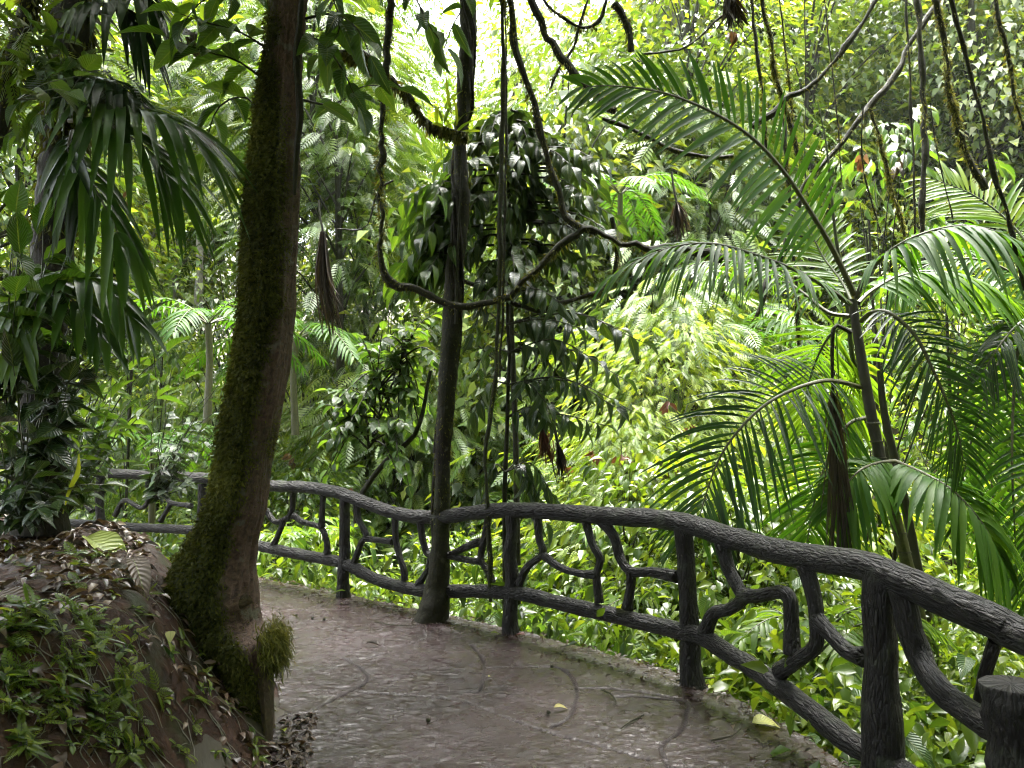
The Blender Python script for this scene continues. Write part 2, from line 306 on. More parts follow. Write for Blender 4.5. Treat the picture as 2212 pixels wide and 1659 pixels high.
def ground_z(x, y):
    x=np.asarray(x,float); y=np.asarray(y,float)
    dF=-sdist(FEN,x,y)          # >0 beyond the fence
    dB=sdist(FOOT,x,y)          # >0 up the bank
    p=np.stack([x,y,0*x],-1)
    br=np.degrees(np.arctan2(x,np.maximum(y,.1))); k=sstep(-22,18,br)
    D0=5.5-2.3*k; D1=9.5-4.3*k; sl=.42+.26*k
    e=np.maximum(dF-.12,0)
    zo=-.06-.64*np.minimum(e,D0)+sl*np.maximum(e-D1,0)+np.minimum(e,1)*.25*fbm(p,.35,3)
    zo=np.where(e>26,zo-.3*sl*(e-26),zo)
    b=np.maximum(dB,0)
    zb=.80*sstep(0,.78,b)+.06*b+.25*np.maximum(b-2.2,0)+sstep(0,.25,b)*(.10*fbm(p,2.4,4)+.055*fbm(p,8,4))
    return np.where(dF<0,zo*0+np.where(dB>0,zb-.03,-.03),zo) if False else np.where(dF>0,zo,np.where(dB>0,zb-.03,-.03))
JD=None
def grid(xs,ys,zf,name,mat,mask=None):
    global JD
    JD=None; X,Y=np.meshgrid(xs,ys); Z=zf(X,Y); T=(np.full(X.size,.5) if JD is None else JD.ravel()); mb=MB(); nx=len(xs)
    i=np.arange(len(ys)-1)[:,None]*nx+np.arange(nx-1)[None]; f=np.stack([i,i+1,i+nx+1,i+nx],-1).reshape(-1,4)
    if mask is not None:
        mk=mask(X,Y).ravel(); f=f[mk[f].all(1)]
        used=np.unique(f); re=np.full(X.size,-1); re[used]=np.arange(len(used)); f=re[f]
        mb.add(np.stack([X,Y,Z],-1).reshape(-1,3)[used],f,None,T[used])
    else: mb.add(np.stack([X,Y,Z],-1).reshape(-1,3),f)
    return struct(obj(name,mb,mat))
near=lambda X,Y:(sdist(FOOT,X,Y)>.02)&(sdist(FEN,X,Y)>-.0)&(X>-8)&(Y<8.5)
gx=np.concatenate([np.arange(-90,-14,3.),np.arange(-14,10,.3),np.arange(10,91,3.)]); gy=np.concatenate([np.arange(-12,-2,2.),np.arange(-2,16,.3),np.arange(16,100,2.)])
grid(gx,gy,lambda X,Y:ground_z(X,Y)-.05,'ground',M['ground'])
grid(np.concatenate([np.arange(-8,-4,.12),np.arange(-4,-.95,.025)]),np.concatenate([np.arange(-2,1.8,.2),np.arange(1.8,5.6,.025),np.arange(5.6,8.6,.1)]),ground_z,'earth_bank',M['soil'],near)
# path with stamped joints
JO=[[(1225,1360),(1040,1352),(925,1352),(915,1378),(860,1400),(800,1420)],[(1017,1393),(1040,1420),(1046,1450),(1035,1490),(1010,1495)],[(740,1420),(775,1440),(795,1465),(780,1480),(740,1500),(700,1520)],
    [(780,1495),(900,1503),(1000,1515),(1080,1545),(1180,1580),(1300,1612),(1400,1640)],[(1050,1441),(1150,1440),(1215,1445),(1245,1490),(1230,1545),(1190,1570)],[(1245,1487),(1330,1488),(1470,1512),(1482,1545),(1470,1580),(1430,1612),(1445,1660)],
    [(1470,1512),(1400,1506),(1330,1504)],[(700,1520),(640,1560),(600,1570)]]
JP=[]
for j in JO:
    q=crom(np.array([G(u,v) for u,v in j]),60)[:,:2]; JP.append(q)
JP=np.concatenate(JP)
def path_z(X,Y):
    q=np.stack([X.ravel(),Y.ravel()],-1); d=np.full(len(q),9.)
    sel=np.where((q[:,1]>3.0)&(q[:,1]<7)&(q[:,0]>-2.2)&(q[:,0]<1.8))[0]
    for i in range(0,len(sel),3000):
        s=sel[i:i+3000]; w=q[s][:,None]-JP[None]; d[s]=np.sqrt((w**2).sum(-1).min(1))
    d=d.reshape(X.shape); p=np.stack([X,Y,0*X],-1)
    d=d+.004*fbm(p,30,2)
    global JD; bk=sstep(-.35,.25,fbm(p,2.7,2)+.1); JD=bk*np.exp(-(d/.0095)**2)
    tp=p*V(1,1.7,1)+.02*np.stack([fbm(p,12,2),fbm(p+5,12,2),0*d],-1); rd=1-2*np.abs(vnoise(tp,20)); z=.005*np.maximum(rd,0)**2*sstep(-.5,.5,fbm(p,2.,2)+.2)+.0014*vnoise(tp,38)
    z=z-.012*bk*np.exp(-(d/.011)**2)+.004*fbm(p,3.5,3)+.0022*fbm(p,22,2)
    eF=sdist(FEN,X,Y); z=z-.03*sstep(.06,-.1,eF)+.012*sstep(.25,.05,eF)*(.5+fbm(p,8,3))
    return z
grid(np.concatenate([np.arange(-7,-2.5,.06),np.arange(-2.5,1.6,.009),np.arange(1.6,2.7,.05)]),np.concatenate([np.arange(-3,3.2,.1),np.arange(3.2,6.6,.009),np.arange(6.6,7.6,.02),np.arange(7.6,9.5,.05)]),path_z,'path',M['path'],
     lambda X,Y:(sdist(FOOT,X,Y)<.07)&(sdist(FEN,X,Y)>-.14+.04*fbm(np.stack([X,Y,0*X],-1),5,2)))

# ------------------------------------------------------------------ railing
fb=np.degrees(np.arctan2(FEN[:,0],FEN[:,1])); okf=(FEN[:,1]>1.2)
FB,FD=fb[okf][::-1],FEN[okf,1][::-1]
def F(u,v,off=0.):
    "point of the railing's upright surface seen at pixel u,v"
    r=ray(u,v); b=math.degrees(math.atan2(r[0],1)); d=np.interp(b,FB,FD)
    return V(0,0,EYE)+r*(d+off)
def FP(pts,off=0.): return np.array([F(u,v,off) for u,v in pts])
fence=thing('rustic_railing','long dark concrete railing moulded like rough branches, curving along the path edge','railing',F(1103,1362))
LOC=np.array(fence.location)
def fpart(name,curves,ns=14,rough=.006,cap=False,step=.02,aniso=.4):
    mb=MB()
    for k,(pts,rad,sm) in enumerate(curves):
        pts=np.asarray(pts)-LOC; L=np.linalg.norm(np.diff(pts,axis=0),axis=1).sum()
        tube(mb,pts,rad,ns,max(5,int(L/step)),rough,28,k+hash(name)%5*0,cap=cap,aniso=aniso)
    return obj(name,mb,M['fence'],fence)
top=FP([(-60,1000),(60,1008),(160,1016),(250,1023),(350,1027),(455,1034),(520,1042),(590,1050),(650,1052),(700,1058),(740,1067),(800,1090),(850,1107),(900,1116),(960,1116),(1030,1107),(1103,1102),(1180,1105),(1260,1111),(1340,1116),(1420,1121),(1490,1133),(1560,1155),(1640,1180),(1720,1199),(1800,1211),(1864,1222),(1930,1246),(2000,1276),(2080,1313),(2150,1344),(2212,1374)])
top=np.vstack([top,top[-1]+V(.12,-.32,-.03),top[-1]+V(.3,-1.2,.0)])
fpart('top_rail',[(top,[.048,.05,.052,.052,.053,.056,.06,.063,.067],1)],22,.009,step=.011)
low=FP([(-60,1120),(120,1128),(264,1137),(331,1141),(413,1145),(490,1160),(564,1180),(655,1199),(729,1213),(762,1225),(820,1254),(895,1273),(965,1277),(1027,1277),(1085,1279),(1130,1283),(1213,1304),(1327,1329),(1410,1349),(1472,1364),(1513,1374),(1575,1411),(1658,1465),(1740,1527),(1823,1593),(1875,1625),(1950,1670),(2060,1740),(2200,1830)])
fpart('bottom_rail',[(low,[.042,.046,.049,.05,.051],1)],20,.008,step=.014)
for (tu,tv,bu,bv,r0,r1) in [(217,1030,217,1150,.045,.05),(437,1045,434,1190,.046,.05),(744,1072,740,1289,.045,.05),(1103,1105,1103,1366,.047,.053),(1474,1140,1512,1482,.054,.061),(1900,1232,1916,1745,.066,.082)]:
    b=F(tu,tv); d=G(bu,bv)[1] if tu>600 else b[1]
    base=np.append(P(bu,bv,b[1])[:2],-.05); t=b.copy()
    base[0]=t[0]+(base[0]-t[0])*.6
    m=MB(); k=np.linspace(0,1,7)[:,None]; pts=t*(1-k)+base*k; pts[1:-1,:2]+=R(int(tu)).normal(0,.006,(5,2))
    tube(m,pts-LOC,[r0,r0*.96,r0*.98,r1*.97,r1,r1*1.3],18,60,.010,24,tu,aniso=.3); obj('post',m,M['fence'],fence)
m=MB(); s0=P(2188,1492,2.62); pts=np.array([s0,s0-V(0,0,.2),s0-V(0,0,.45),np.append(s0[:2],-.06)]); pts=np.array([s0+V(-.005,0,.02),s0-V(0,0,.12),s0-V(0,0,.3),s0-V(0,0,.5),np.append(s0[:2],-.06)]); tube(m,pts-LOC,[.088,.095,.082,.078,.08,.082,.084,.09,.1],22,60,.022,20,3,cap=True,aniso=.8); obj('post',m,M['fence'],fence,label='short stump-like end post with a rounded top')
BR=[[(177,1018),(170,1060),(182,1085),(200,1105)],[(320,1035),(320,1080),(304,1097),(269,1081),(248,1114)],[(322,1058),(355,1066),(368,1085),(413,1093)],[(368,1089),(347,1126)],
 [(568,1093),(593,1126),(614,1122),(630,1105),(633,1050)],[(614,1122),(603,1151),(591,1178)],[(634,1114),(655,1128),(692,1139),(705,1168),(707,1200)],[(699,1060),(696,1110),(695,1139)],
 [(769,1080),(775,1122),(791,1155),(779,1176),(764,1217)],[(788,1163),(820,1167),(849,1170)],[(853,1110),(855,1163),(862,1196),(872,1230),(874,1254)],
 [(906,1120),(915,1172),(928,1199),(969,1199),(1006,1182),(1037,1170)],[(932,1205),(924,1230),(905,1262)],[(1056,1112),(1048,1159),(1039,1205),(1056,1238),(1064,1265)],[(966,1199),(1006,1209),(1040,1213)],
 [(1160,1115),(1165,1163),(1172,1196),(1139,1225),(1120,1262)],[(1172,1198),(1209,1225),(1250,1238),(1290,1242)],[(1263,1118),(1279,1172),(1296,1209),(1289,1246),(1294,1302)],
 [(1295,1120),(1327,1160),(1340,1205),(1364,1234),(1410,1236),(1462,1246)],[(1364,1234),(1362,1271),(1355,1315)],
 [(1556,1165),(1575,1230),(1600,1279),(1608,1291),(1575,1316),(1542,1325),(1523,1366)],[(1604,1287),(1641,1287),(1687,1279),(1706,1293),(1709,1345),(1711,1412)],
 [(1735,1210),(1757,1283),(1765,1345),(1762,1395),(1732,1420),(1684,1450)],[(1765,1337),(1794,1370),(1831,1407),(1868,1420)]]
for k,b in enumerate(BR):
    w=.0255 if k>3 else .024
    if k>=18: w=.031
    if k>=20: w=.035
    fpart('brace',[(FP(b),[w*1.25,w,w*.95,w,w*1.25],1)],12,.006,cap=True,step=.014)
bp=np.vstack([FP([(1938,1252),(1955,1310),(1966,1360),(1990,1424)]),PP([(2030,1490),(2071,1523),(2112,1552),(2175,1585)],[2.95,2.87,2.76,2.63])]); fpart('brace',[(bp,[.052,.048,.045,.047,.052],1)],14,.008,cap=True,step=.014)
bp=PP([(2150,1385),(2130,1450),(2118,1515),(2100,1560)],[2.95,3.0,3.05,3.1]); fpart('brace',[(bp,[.026,.024,.026,.026],1)],12,.006)

# ------------------------------------------------------------------ moss helpers
def fuzz(mb, pts, rad, per_m, ln, rng, drop=.8, w=.25, tint=(0,1), side=None):
    p=crom(pts,max(6,int(np.linalg.norm(np.diff(pts,axis=0),axis=1).sum()/.02))); L=np.linalg.norm(np.diff(p,axis=0),axis=1).sum()
    N=int(per_m*L); i=rng.integers(0,len(p)-1,N); f=rng.random((N,1)); b=p[i]*(1-f)+p[i+1]*f
    cl=fbm(b,3.,2); keep=rng.random(N)<np.clip(.55+cl,.08,1); b=b[keep]; N=len(b)
    if not N: return
    d=nrm(rng.normal(0,1,(N,3))); rr=np.interp(rng.random(N),[0,1],[.75,1.05])*rad
    b=b+d*rr[:,None]; d=nrm(d*(1-drop*.6)+V(0,0,-drop)+rng.normal(0,.25,(N,3)))
    l=ln*rng.uniform(.4,1.4,N)*(1+.9*np.clip(fbm(b,5.,2),-.5,1)); scatter(mb,LT['q'],b,d,nrm(rng.normal(0,1,(N,3))),l,l*w,rng.uniform(*tint,N))

# ------------------------------------------------------------------ big mossy leaning tree
TD=4.1
tree=thing('mossy_tree','thick leaning tree trunk furred with green moss, rooted in the bank beside the path','tree',P(500,1330,TD))
O=np.array(tree.location)
OUT=[(-260,610,690),(-120,592,678),(0,577,668),(75,572,662),(150,566,657),(300,547,651),(450,530,650),(620,523,643),(700,518,636),(842,498,616),(960,476,592),(1042,464,582),(1100,448,577),(1180,407,558),(1240,374,556),(1290,356,558),(1340,385,566),(1390,440,574),(1450,488,582),(1530,510,588),(1600,515,592),(1680,520,598)]
rows=np.array([[*P((a+b)/2,v,TD-(.12 if v>1350 else 0)),(b-a)/2/FPX*TD] for v,a,b in OUT])
n=760; rr=crom(rows,n); p=rr[:,:3]; r=rr[:,3]-.015; ns=130; a=np.linspace(0,2*pi,ns+1)
d=np.stack([np.broadcast_to(np.sin(a),(n,ns+1)),np.broadcast_to(-np.cos(a),(n,ns+1)),np.zeros((n,ns+1))],-1)
q=p[:,None]+d*r[:,None,None]
nz=fbm(np.stack([d[...,0]*2.2,d[...,1]*2.2,q[...,2]*1.6],-1),1.2,4); q=q+d*(.020*nz)[...,None]
ridge=np.maximum(0,vnoise(np.stack([d[...,0]*5,d[...,1]*5,q[...,2]*.7],-1))); q=q+d*(.02*ridge)[...,None]
crk=np.stack([d[...,0]*9,d[...,1]*9,q[...,2]*2.2],-1); q=q+d*(.010*fbm(q,18,3)-.006*sstep(.75,1,1-np.abs(vnoise(crk+.3*fbm(q,4,2)[...,None],1.))))[...,None]
q[:,-1]=q[:,0]
hm=sstep(.6,-.55,d[...,0])*.9+.45*fbm(q,2.2,3)+.4*fbm(q,9,3)+.5*sstep(1.0,.75,q[...,2])*0
hm=hm+.5*sstep(3.5,2.9,q[...,2])*sstep(1.5,2.1,q[...,2])*sstep(1.1,.3,d[...,0])+.3*sstep(3.2,1.9,q[...,2])*sstep(.9,.0,d[...,0])-.35*sstep(2.9,3.6,q[...,2])+.55*sstep(1.15,.75,q[...,2])*sstep(.75,.3,d[...,0])
mossv=np.clip(hm*1.3,0,1)
mb=MB(); i=np.arange(n-1)[:,None]*(ns+1)+np.arange(ns)[None]; s=np.concatenate([[0],np.cumsum(np.linalg.norm(np.diff(p,axis=0),axis=1))])
mb.add(q-O,np.stack([i+ns+1,i+ns+2,i+1,i],-1),np.stack([np.broadcast_to(a[None]*.15,(n,ns+1)),np.broadcast_to(s[:,None],(n,ns+1))],-1).reshape(-1,2),mossv.ravel())
trunk=obj('trunk',mb,M['bark'],tree)
rg=R(5)
# fur of moss over the trunk, thicker on its left flank
vis=(d[...,1]<.35)&(np.arange(n)[:,None]>36); w=((mossv*(.15+sstep(.2,.6,mossv))+.10*sstep(-.15,.35,fbm(q,3.5,3)))*vis).ravel(); w/=w.sum(); N=60000
k=rg.choice(len(w),N,p=w); qq=q.reshape(-1,3)[k]; dd=d.reshape(-1,3)[k]; qq=qq+np.stack([rg.normal(0,.012,N),rg.normal(0,.004,N),rg.normal(0,.015,N)],-1)
mb=MB(); l=rg.uniform(.008,.026,N)*(.5+.9*mossv.ravel()[k]); scatter(mb,LT['q'],qq-O,nrm(dd*.55+V(0,0,-.5)+rg.normal(0,.4,(N,3))),nrm(dd+rg.normal(0,.5,(N,3))),l,l*.4,np.clip(.32+.5*fbm(qq,4,3)+rg.normal(0,.15,N),0,1))
obj('moss',mb,M['moss'],trunk)
# hanging tuft of moss at the foot
mb=MB(); N=3800; c=P(592,1392,3.95); b=c+rg.normal(0,1,(N,3))*V(.030,.04,.05); 
scatter(mb,LT['q'],b-O,nrm(V(.25,-.1,-1)+rg.normal(0,.45,(N,3))),nrm(rg.normal(0,1,(N,3))),rg.uniform(.02,.075,N),.006,rg.uniform(.1,.9,N)); obj('moss',mb,M['moss'],trunk,label='hanging tuft of green moss near the foot')
mb=MB()
for pts,r0 in [([(540,1290),(470,1345),(430,1440),(420,1560)],.03),([(560,1380),(575,1480),(580,1600)],.05)]:
    tube(mb,PP(pts,[4.0,3.95,3.9,3.85])-O,[r0,r0*.8,r0*.4],10,None,.01,15,1,tint=.4)
obj('root',mb,M['bark'],tree)
mb=MB(); tube(mb,PP([(655,-60),(648,40),(640,130),(648,240),(640,330),(636,420)],TD-.16)-O,[.012,.014,.016,.02,.016,.008],8,None,.006,20,2,tint=.3); obj('creeper_stem',mb,M['bark2'],tree)

def branchlets(mbw, mbl, pts, rad, tm, nl, ln, wd, rng, hang=.35, spread=1., mat=0, both=True, tint=(.1,.9)):
    "a twig along pts carrying alternate leaves"
    p=crom(pts,40); tube(mbw,pts,[rad,rad*.7,rad*.35],6,None,.002,20)
    i=np.linspace(8,39,nl).astype(int); t=nrm(np.gradient(p,axis=0)); s=nrm(np.cross(t,V(0,0,1)+rng.normal(0,.2,(40,3))))
    sg=np.where(np.arange(nl)%2==0,1,-1)[:,None]; dr=nrm(t[i]*.6+s[i]*sg*spread+V(0,0,-hang)+rng.normal(0,.22,(nl,3)))
    k=np.where(np.arange(nl)==nl-1)[0]; dr[k]=t[-1]
    scatter(mbl,LT[tm],p[i],dr,rup(rng,nl,.35),ln*rng.uniform(.7,1.25,nl),wd*rng.uniform(.75,1.2,nl),rng.uniform(*tint,nl),mat)
# leafy side branches round the top of the trunk
sp=[([(585,110),(520,70),(450,50),(390,30)],[4.1,3.9,3.8,3.7],8),([(575,175),(510,130),(440,110),(360,80)],[4.1,4.0,3.9,3.8],8),([(570,260),(530,210),(470,235),(440,330)],[4.1,4.2,4.3,4.4],7),
    ([(650,75),(700,95),(745,160),(775,230)],[4.1,4.0,4.0,4.0],8),([(660,40),(720,30),(770,60),(800,120)],[4.1,4.0,3.9,3.9],8),([(650,215),(720,225),(790,185),(860,195)],[4.1,4.3,4.5,4.6],7),
    ([(880,-40),(905,10),(930,60),(965,105)],[4.6,4.6,4.6,4.6],7),([(560,-60),(500,-10),(440,0),(400,45)],[4.1,3.9,3.8,3.7],9),([(690,-70),(720,0),(735,60),(690,120)],[4.1,4.0,4.0,4.0],8),([(990,-60),(1000,10),(975,60),(955,120)],[4.6,4.7,4.8,4.8],5)]
mw,ml=MB(),MB()
for k,(pt,dd_,nl) in enumerate(sp): branchlets(mw,ml,PP(pt,dd_)-O,.007,'o8',nl,.2,.085,R(40+k),.25,1.0)
br=obj('branch',mw,M['bark2'],tree); obj('leaves',ml,M['close'],br)
# crown over the path, mostly unseen, spread and thickened to shade the foreground
mw,ml=MB(),MB(); rg=R(11); base=rows[0,:3]-O
for k in range(24):
    az=k*2.4+rg.normal(0,.3); L=rg.uniform(.8,6.); hh=rg.uniform(.9,3.6)
    e=base+V(cos(az)*L+1.6,sin(az)*L-2.4,hh); mid=base*.5+e*.5+V(0,0,.5); 
    tube(mw,np.array([base+V(0,0,-.2+.15*k),mid,e]),[.07,.045,.015],7,14)
    N=900; c=mid*.25+e*.75; b=c+rg.normal(0,1,(N,3))*V(1.25,1.25,.5)
    b=b[(b[:,2]+O[2]>2.2+.53*np.maximum(b[:,1]+O[1],1.2))]; N=len(b)
    scatter(ml,LT['o3'],b,rdir(rg,N,-50,15),rup(rg,N),rg.uniform(.16,.3,N),rg.uniform(.07,.13,N),rg.random(N))
cr=obj('crown',mw,M['bark2'],tree); obj('leaves',ml,M['green'],cr)

# ------------------------------------------------------------------ palms
def frond(rach, parent, mats, nl=34, L=.55, W=.04, N=V(0,-.5,1), ang=(75,35), droop=.35, rr=.012, start=.2, seed=0, ns=5, tint=(.2,.8), prof=(.55,1,.9,.45), jit=.06, side=(1,1)):
    rng=R(seed+900); p=crom(rach,120); O_=np.array(parent.matrix_world.translation) if False else np.array(parent.location)
    t=nrm(np.gradient(p,axis=0)); n_=nrm(N-t*(t@N)[:,None]); s=np.cross(t,n_)
    mb=MB()
    for sg,on in ((-1,side[0]),(1,side[1])):
        if not on: continue
        f=np.linspace(start,1,nl); i=np.clip((f*119).astype(int),0,119); k=(f-start)/(1-start)
        a=np.radians(np.interp(k,[0,1],ang)+rng.normal(0,3,nl)); l=L*np.interp(k,np.linspace(0,1,len(prof)),prof)*rng.uniform(.92,1.06,nl)*on
        dr=nrm(t[i]*np.cos(a)[:,None]+s[i]*(sg*np.sin(a))[:,None]+n_[i]*.12+rng.normal(0,jit,(nl,3)))
        wv=nrm(np.cross(dr,n_[i]+rng.normal(0,.12,(nl,3)))); dp=droop*rng.uniform(.75,1.3,nl)
        tt=np.linspace(0,1,ns+1); c=p[i][:,None]+dr[:,None]*(l[:,None]*tt[None])[...,None]
        g=(l*dp)[:,None]*(tt[None]**2); c=c-V(0,0,1)*g[...,None]; c=p[i][:,None]+(c-p[i][:,None])*(1/np.sqrt(1+.6*dp[:,None,None]**2))
        hw=W/2*np.interp(tt,[0,.12,.45,.8,1],[.3,.85,1,.6,.04]); 
        side_v=wv[:,None]*hw[None,:,None]; up_=np.cross(wv,dr)[:,None]*(hw*.35)[None,:,None]
        q=np.stack([c-side_v+up_,c,c+side_v+up_],2)   # nl, ns+1, 3, 3
        uv=np.zeros((nl,ns+1,3,2)); uv[...,0]=[0,.5,1]; uv[...,1]=tt[None,:,None]
        b=np.arange(nl)[:,None,None]*(ns+1)*3+np.arange(ns)[None,:,None]*3+np.arange(2)[None,None]; ff=np.stack([b,b+1,b+4,b+3],-1)
        mb.add((q-O_).reshape(-1,3),ff.reshape(-1,4),uv.reshape(-1,2),np.repeat(rng.uniform(*tint,nl),(ns+1)*3))
    fo=obj('frond',mb,mats[0],parent); m2=MB(); tube(m2,p[::4]-O_,[rr*1.4,rr,rr*.7,rr*.3],7,40); obj('stalk',m2,mats[1],fo); return fo
c8=lambda L:[(1327+x*.4266,y*.4266) for x,y in L]
c9=lambda L:[(1327+x*.4266,531+y*.4266) for x,y in L]
c5=lambda L:[(x*.4,442.4+y*.4) for x,y in L]
c4=lambda L:[(x*.3733,y*.3733) for x,y in L]
c6=lambda L:[(708+x*.3733,y*.3733) for x,y in L]
c7=lambda L:[(708+x*.3733,531+y*.3733) for x,y in L]
PD=5.6
palm=thing('clump_palm','tall two-stemmed palm with dark arching fronds standing just behind the railing','palm',P(1960,1400,PD))
O=np.array(palm.location)
m=MB(); st=PP(c9([(1205,270),(1240,500),(1300,850),(1370,1180),(1480,1600),(1560,1950),(1640,2400)]),PD); tube(m,st-O,[.03,.037,.041,.044,.048],14,120,.006,20,1,tint=np.where(np.linspace(0,1,120)>.42,.75,.0))
for k in np.linspace(.3,.95,16):
    q_=crom(st,200); i=int(k*199); tube(m,np.array([q_[i]-V(0,0,.008),q_[i],q_[i]+V(0,0,.008)])-O,[.04,.047+.004*k,.04],14,3,tint=.2)
obj('stem',m,M['pstem'],palm)
m=MB(); tube(m,PP(c9([(1345,630),(1360,800),(1400,1000),(1450,1200),(1530,1600),(1600,1950),(1660,2400)]),PD+.35)-O,[.022,.031,.034,.036,.04],12,80,.006,20,2,tint=.1); obj('stem',m,M['pstem'],palm)
pm=(M['palm'],M['pstem']); pd=(M['palmshade'],M['pstem']); py=(M['palmy'],M['stem'])
cv=V(0,-1,.35)
frond(PP(c8([(1215,1490),(1100,1250),(960,1020),(850,860),(700,700),(500,570),(250,470),(0,435),(-160,440)]),[5.6,5.45,5.3,5.2,5.1,5.05,5,5,5]),palm,pm,36,.7,.038,V(.15,-1,.45),(80,40),.16,.016,.22,1,prof=(.75,1,1.05,.95,.6,.35),jit=.03,side=(1,.8))
frond(PP(c8([(1195,1540),(1050,1440),(900,1360),(700,1285),(500,1235),(300,1250),(100,1330),(0,1390)]),[5.5,5.3,5.1,5.0,4.9,4.9,4.95,5]),palm,pm,38,.52,.029,V(.0,-.45,1),(75,40),.7,.013,.18,2)
frond(PP(c8([(1190,1600),(1080,1580),(950,1480),(800,1380),(650,1330),(450,1330),(250,1390)]),[5.7,5.8,5.9,6,6.1,6.1,6.1]),palm,pm,32,.5,.025,V(0,-.3,1),(75,40),.9,.012,.2,3,tint=(.4,1))
frond(PP(c8([(1225,1510),(1280,1390),(1400,1270),(1550,1190),(1750,1145),(1950,1180),(2100,1260),(2200,1360)]),[5.6,5.5,5.3,5.2,5.1,5,5,5]),palm,pm,36,.6,.042,V(0,-.4,1),(72,38),.9,.014,.22,4)
frond(PP(c9([(1235,290),(1300,230),(1450,150),(1650,130),(1850,180),(2074,320)]),[5.7,5.8,5.9,5.9,5.9,5.9]),palm,pm,32,.55,.06,V(0,-.5,1),(70,40),.8,.013,.2,5,tint=(.5,1))
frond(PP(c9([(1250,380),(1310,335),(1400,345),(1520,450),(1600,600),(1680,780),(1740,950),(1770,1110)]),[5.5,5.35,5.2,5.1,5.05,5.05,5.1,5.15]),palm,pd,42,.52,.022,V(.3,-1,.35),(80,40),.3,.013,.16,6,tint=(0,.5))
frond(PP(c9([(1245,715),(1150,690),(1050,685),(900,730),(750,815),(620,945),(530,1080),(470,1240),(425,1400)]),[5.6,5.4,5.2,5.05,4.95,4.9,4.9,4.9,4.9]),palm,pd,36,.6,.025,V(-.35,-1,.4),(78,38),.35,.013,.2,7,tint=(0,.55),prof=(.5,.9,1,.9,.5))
frond(PP(c9([(1205,430),(1130,420),(1060,500),(1000,640),(965,800),(950,930)]),[5.8,6,6.1,6.2,6.2,6.2]),palm,py,34,.6,.024,V(.1,-1,.3),(82,40),.3,.01,.1,8,tint=(0,.7))
frond(PP(c9([(1215,440),(1250,520),(1230,640),(1190,760),(1160,900)]),[5.9,6.1,6.3,6.4,6.4]),palm,py,30,.5,.034,V(.1,-1,.3),(80,40),.35,.01,.1,9,tint=(0,.7))
frond(PP(c9([(1275,870),(1190,900),(1110,1010),(1045,1180),(1000,1350),(975,1520)]),[5.7,5.6,5.6,5.6,5.6,5.6]),palm,pm,34,.5,.024,V(0,-1,.4),(78,40),.25,.011,.2,10,tint=(.2,.8))
frond(PP(c9([(1420,1090),(1560,1150),(1700,1230),(1820,1350),(1900,1470),(1970,1630)]),[5.6,5.3,5.1,5,4.95,4.95]),palm,pm,30,.5,.055,V(.2,-.6,.9),(72,40),.75,.012,.12,11,tint=(.35,1))
frond(PP(c9([(1420,1090),(1330,1100),(1240,1140),(1160,1230),(1110,1330)]),[5.6,5.5,5.4,5.4,5.4]),palm,pm,22,.42,.045,V(0,-.6,.8),(72,40),.7,.01,.15,12,tint=(.2,.8))
frond(PP(c9([(1210,300),(1150,180),(1060,60),(1000,-60),(960,-160)]),[5.8,6,6.2,6.3,6.4]),palm,py,26,.5,.036,V(0,-1,.3),(70,35),.2,.01,.15,13,tint=(0,.8))
df=frond(PP(c9([(1200,440),(1120,405),(1104,500),(1106,700),(1118,900),(1130,1150),(1140,1400)]),5.35),palm,(M['brown'],M['bark2']),40,.5,.012,V(0,-1,.1),(16,8),.9,.011,.35,14,tint=(0,.5)); df['label']='dead brown frond hanging straight down'
m=MB(); tube(m,PP(c9([(1255,700),(1205,560),(1185,350),(1165,180),(1120,-60),(1075,-500),(1030,-730)]),6.1)-O,[.02,.018,.016,.012,.008,.003],8,None); obj('spear',m,M['stem'],palm)
palm2=thing('edge_palm','palm whose fronds reach into the picture from beyond its right edge','palm',P(2420,1500,6.2))
O=np.array(palm2.location)
m=MB(); tube(m,PP([(2290,640),(2300,900),(2340,1300),(2420,1800)],6.2)-O,[.05,.06,.07],12,40,.006,20,2); obj('stem',m,M['pstem'],palm2)
frond(PP([(2285,700),(2240,650),(2205,720),(2190,850),(2186,1000),(2192,1150),(2200,1300)],[6.2,6,5.8,5.7,5.6,5.6,5.6]),palm2,pm,44,.5,.036,V(0,-1,.3),(76,40),.25,.012,.2,20)
frond(PP([(2285,660),(2240,560),(2180,480),(2100,420),(2010,385)],[6.2,6.4,6.6,6.8,7]),palm2,py,36,.62,.04,V(0,-1,.25),(72,38),.25,.012,.1,21,tint=(.1,.9))
frond(PP([(2285,690),(2240,680),(2200,700),(2160,745),(2120,810)],[6.1,5.9,5.7,5.6,5.6]),palm2,(M['dark'],M['pstem']),22,.4,.03,V(0,-.6,.8),(70,38),.95,.012,.15,22,tint=(0,.3))
frond(PP([(2290,680),(2300,600),(2330,560),(2400,560)],[6.2,6.2,6.2,6.2]),palm2,pm,22,.5,.04,V(0,-.6,.8),(70,38),.6,.012,.15,23)

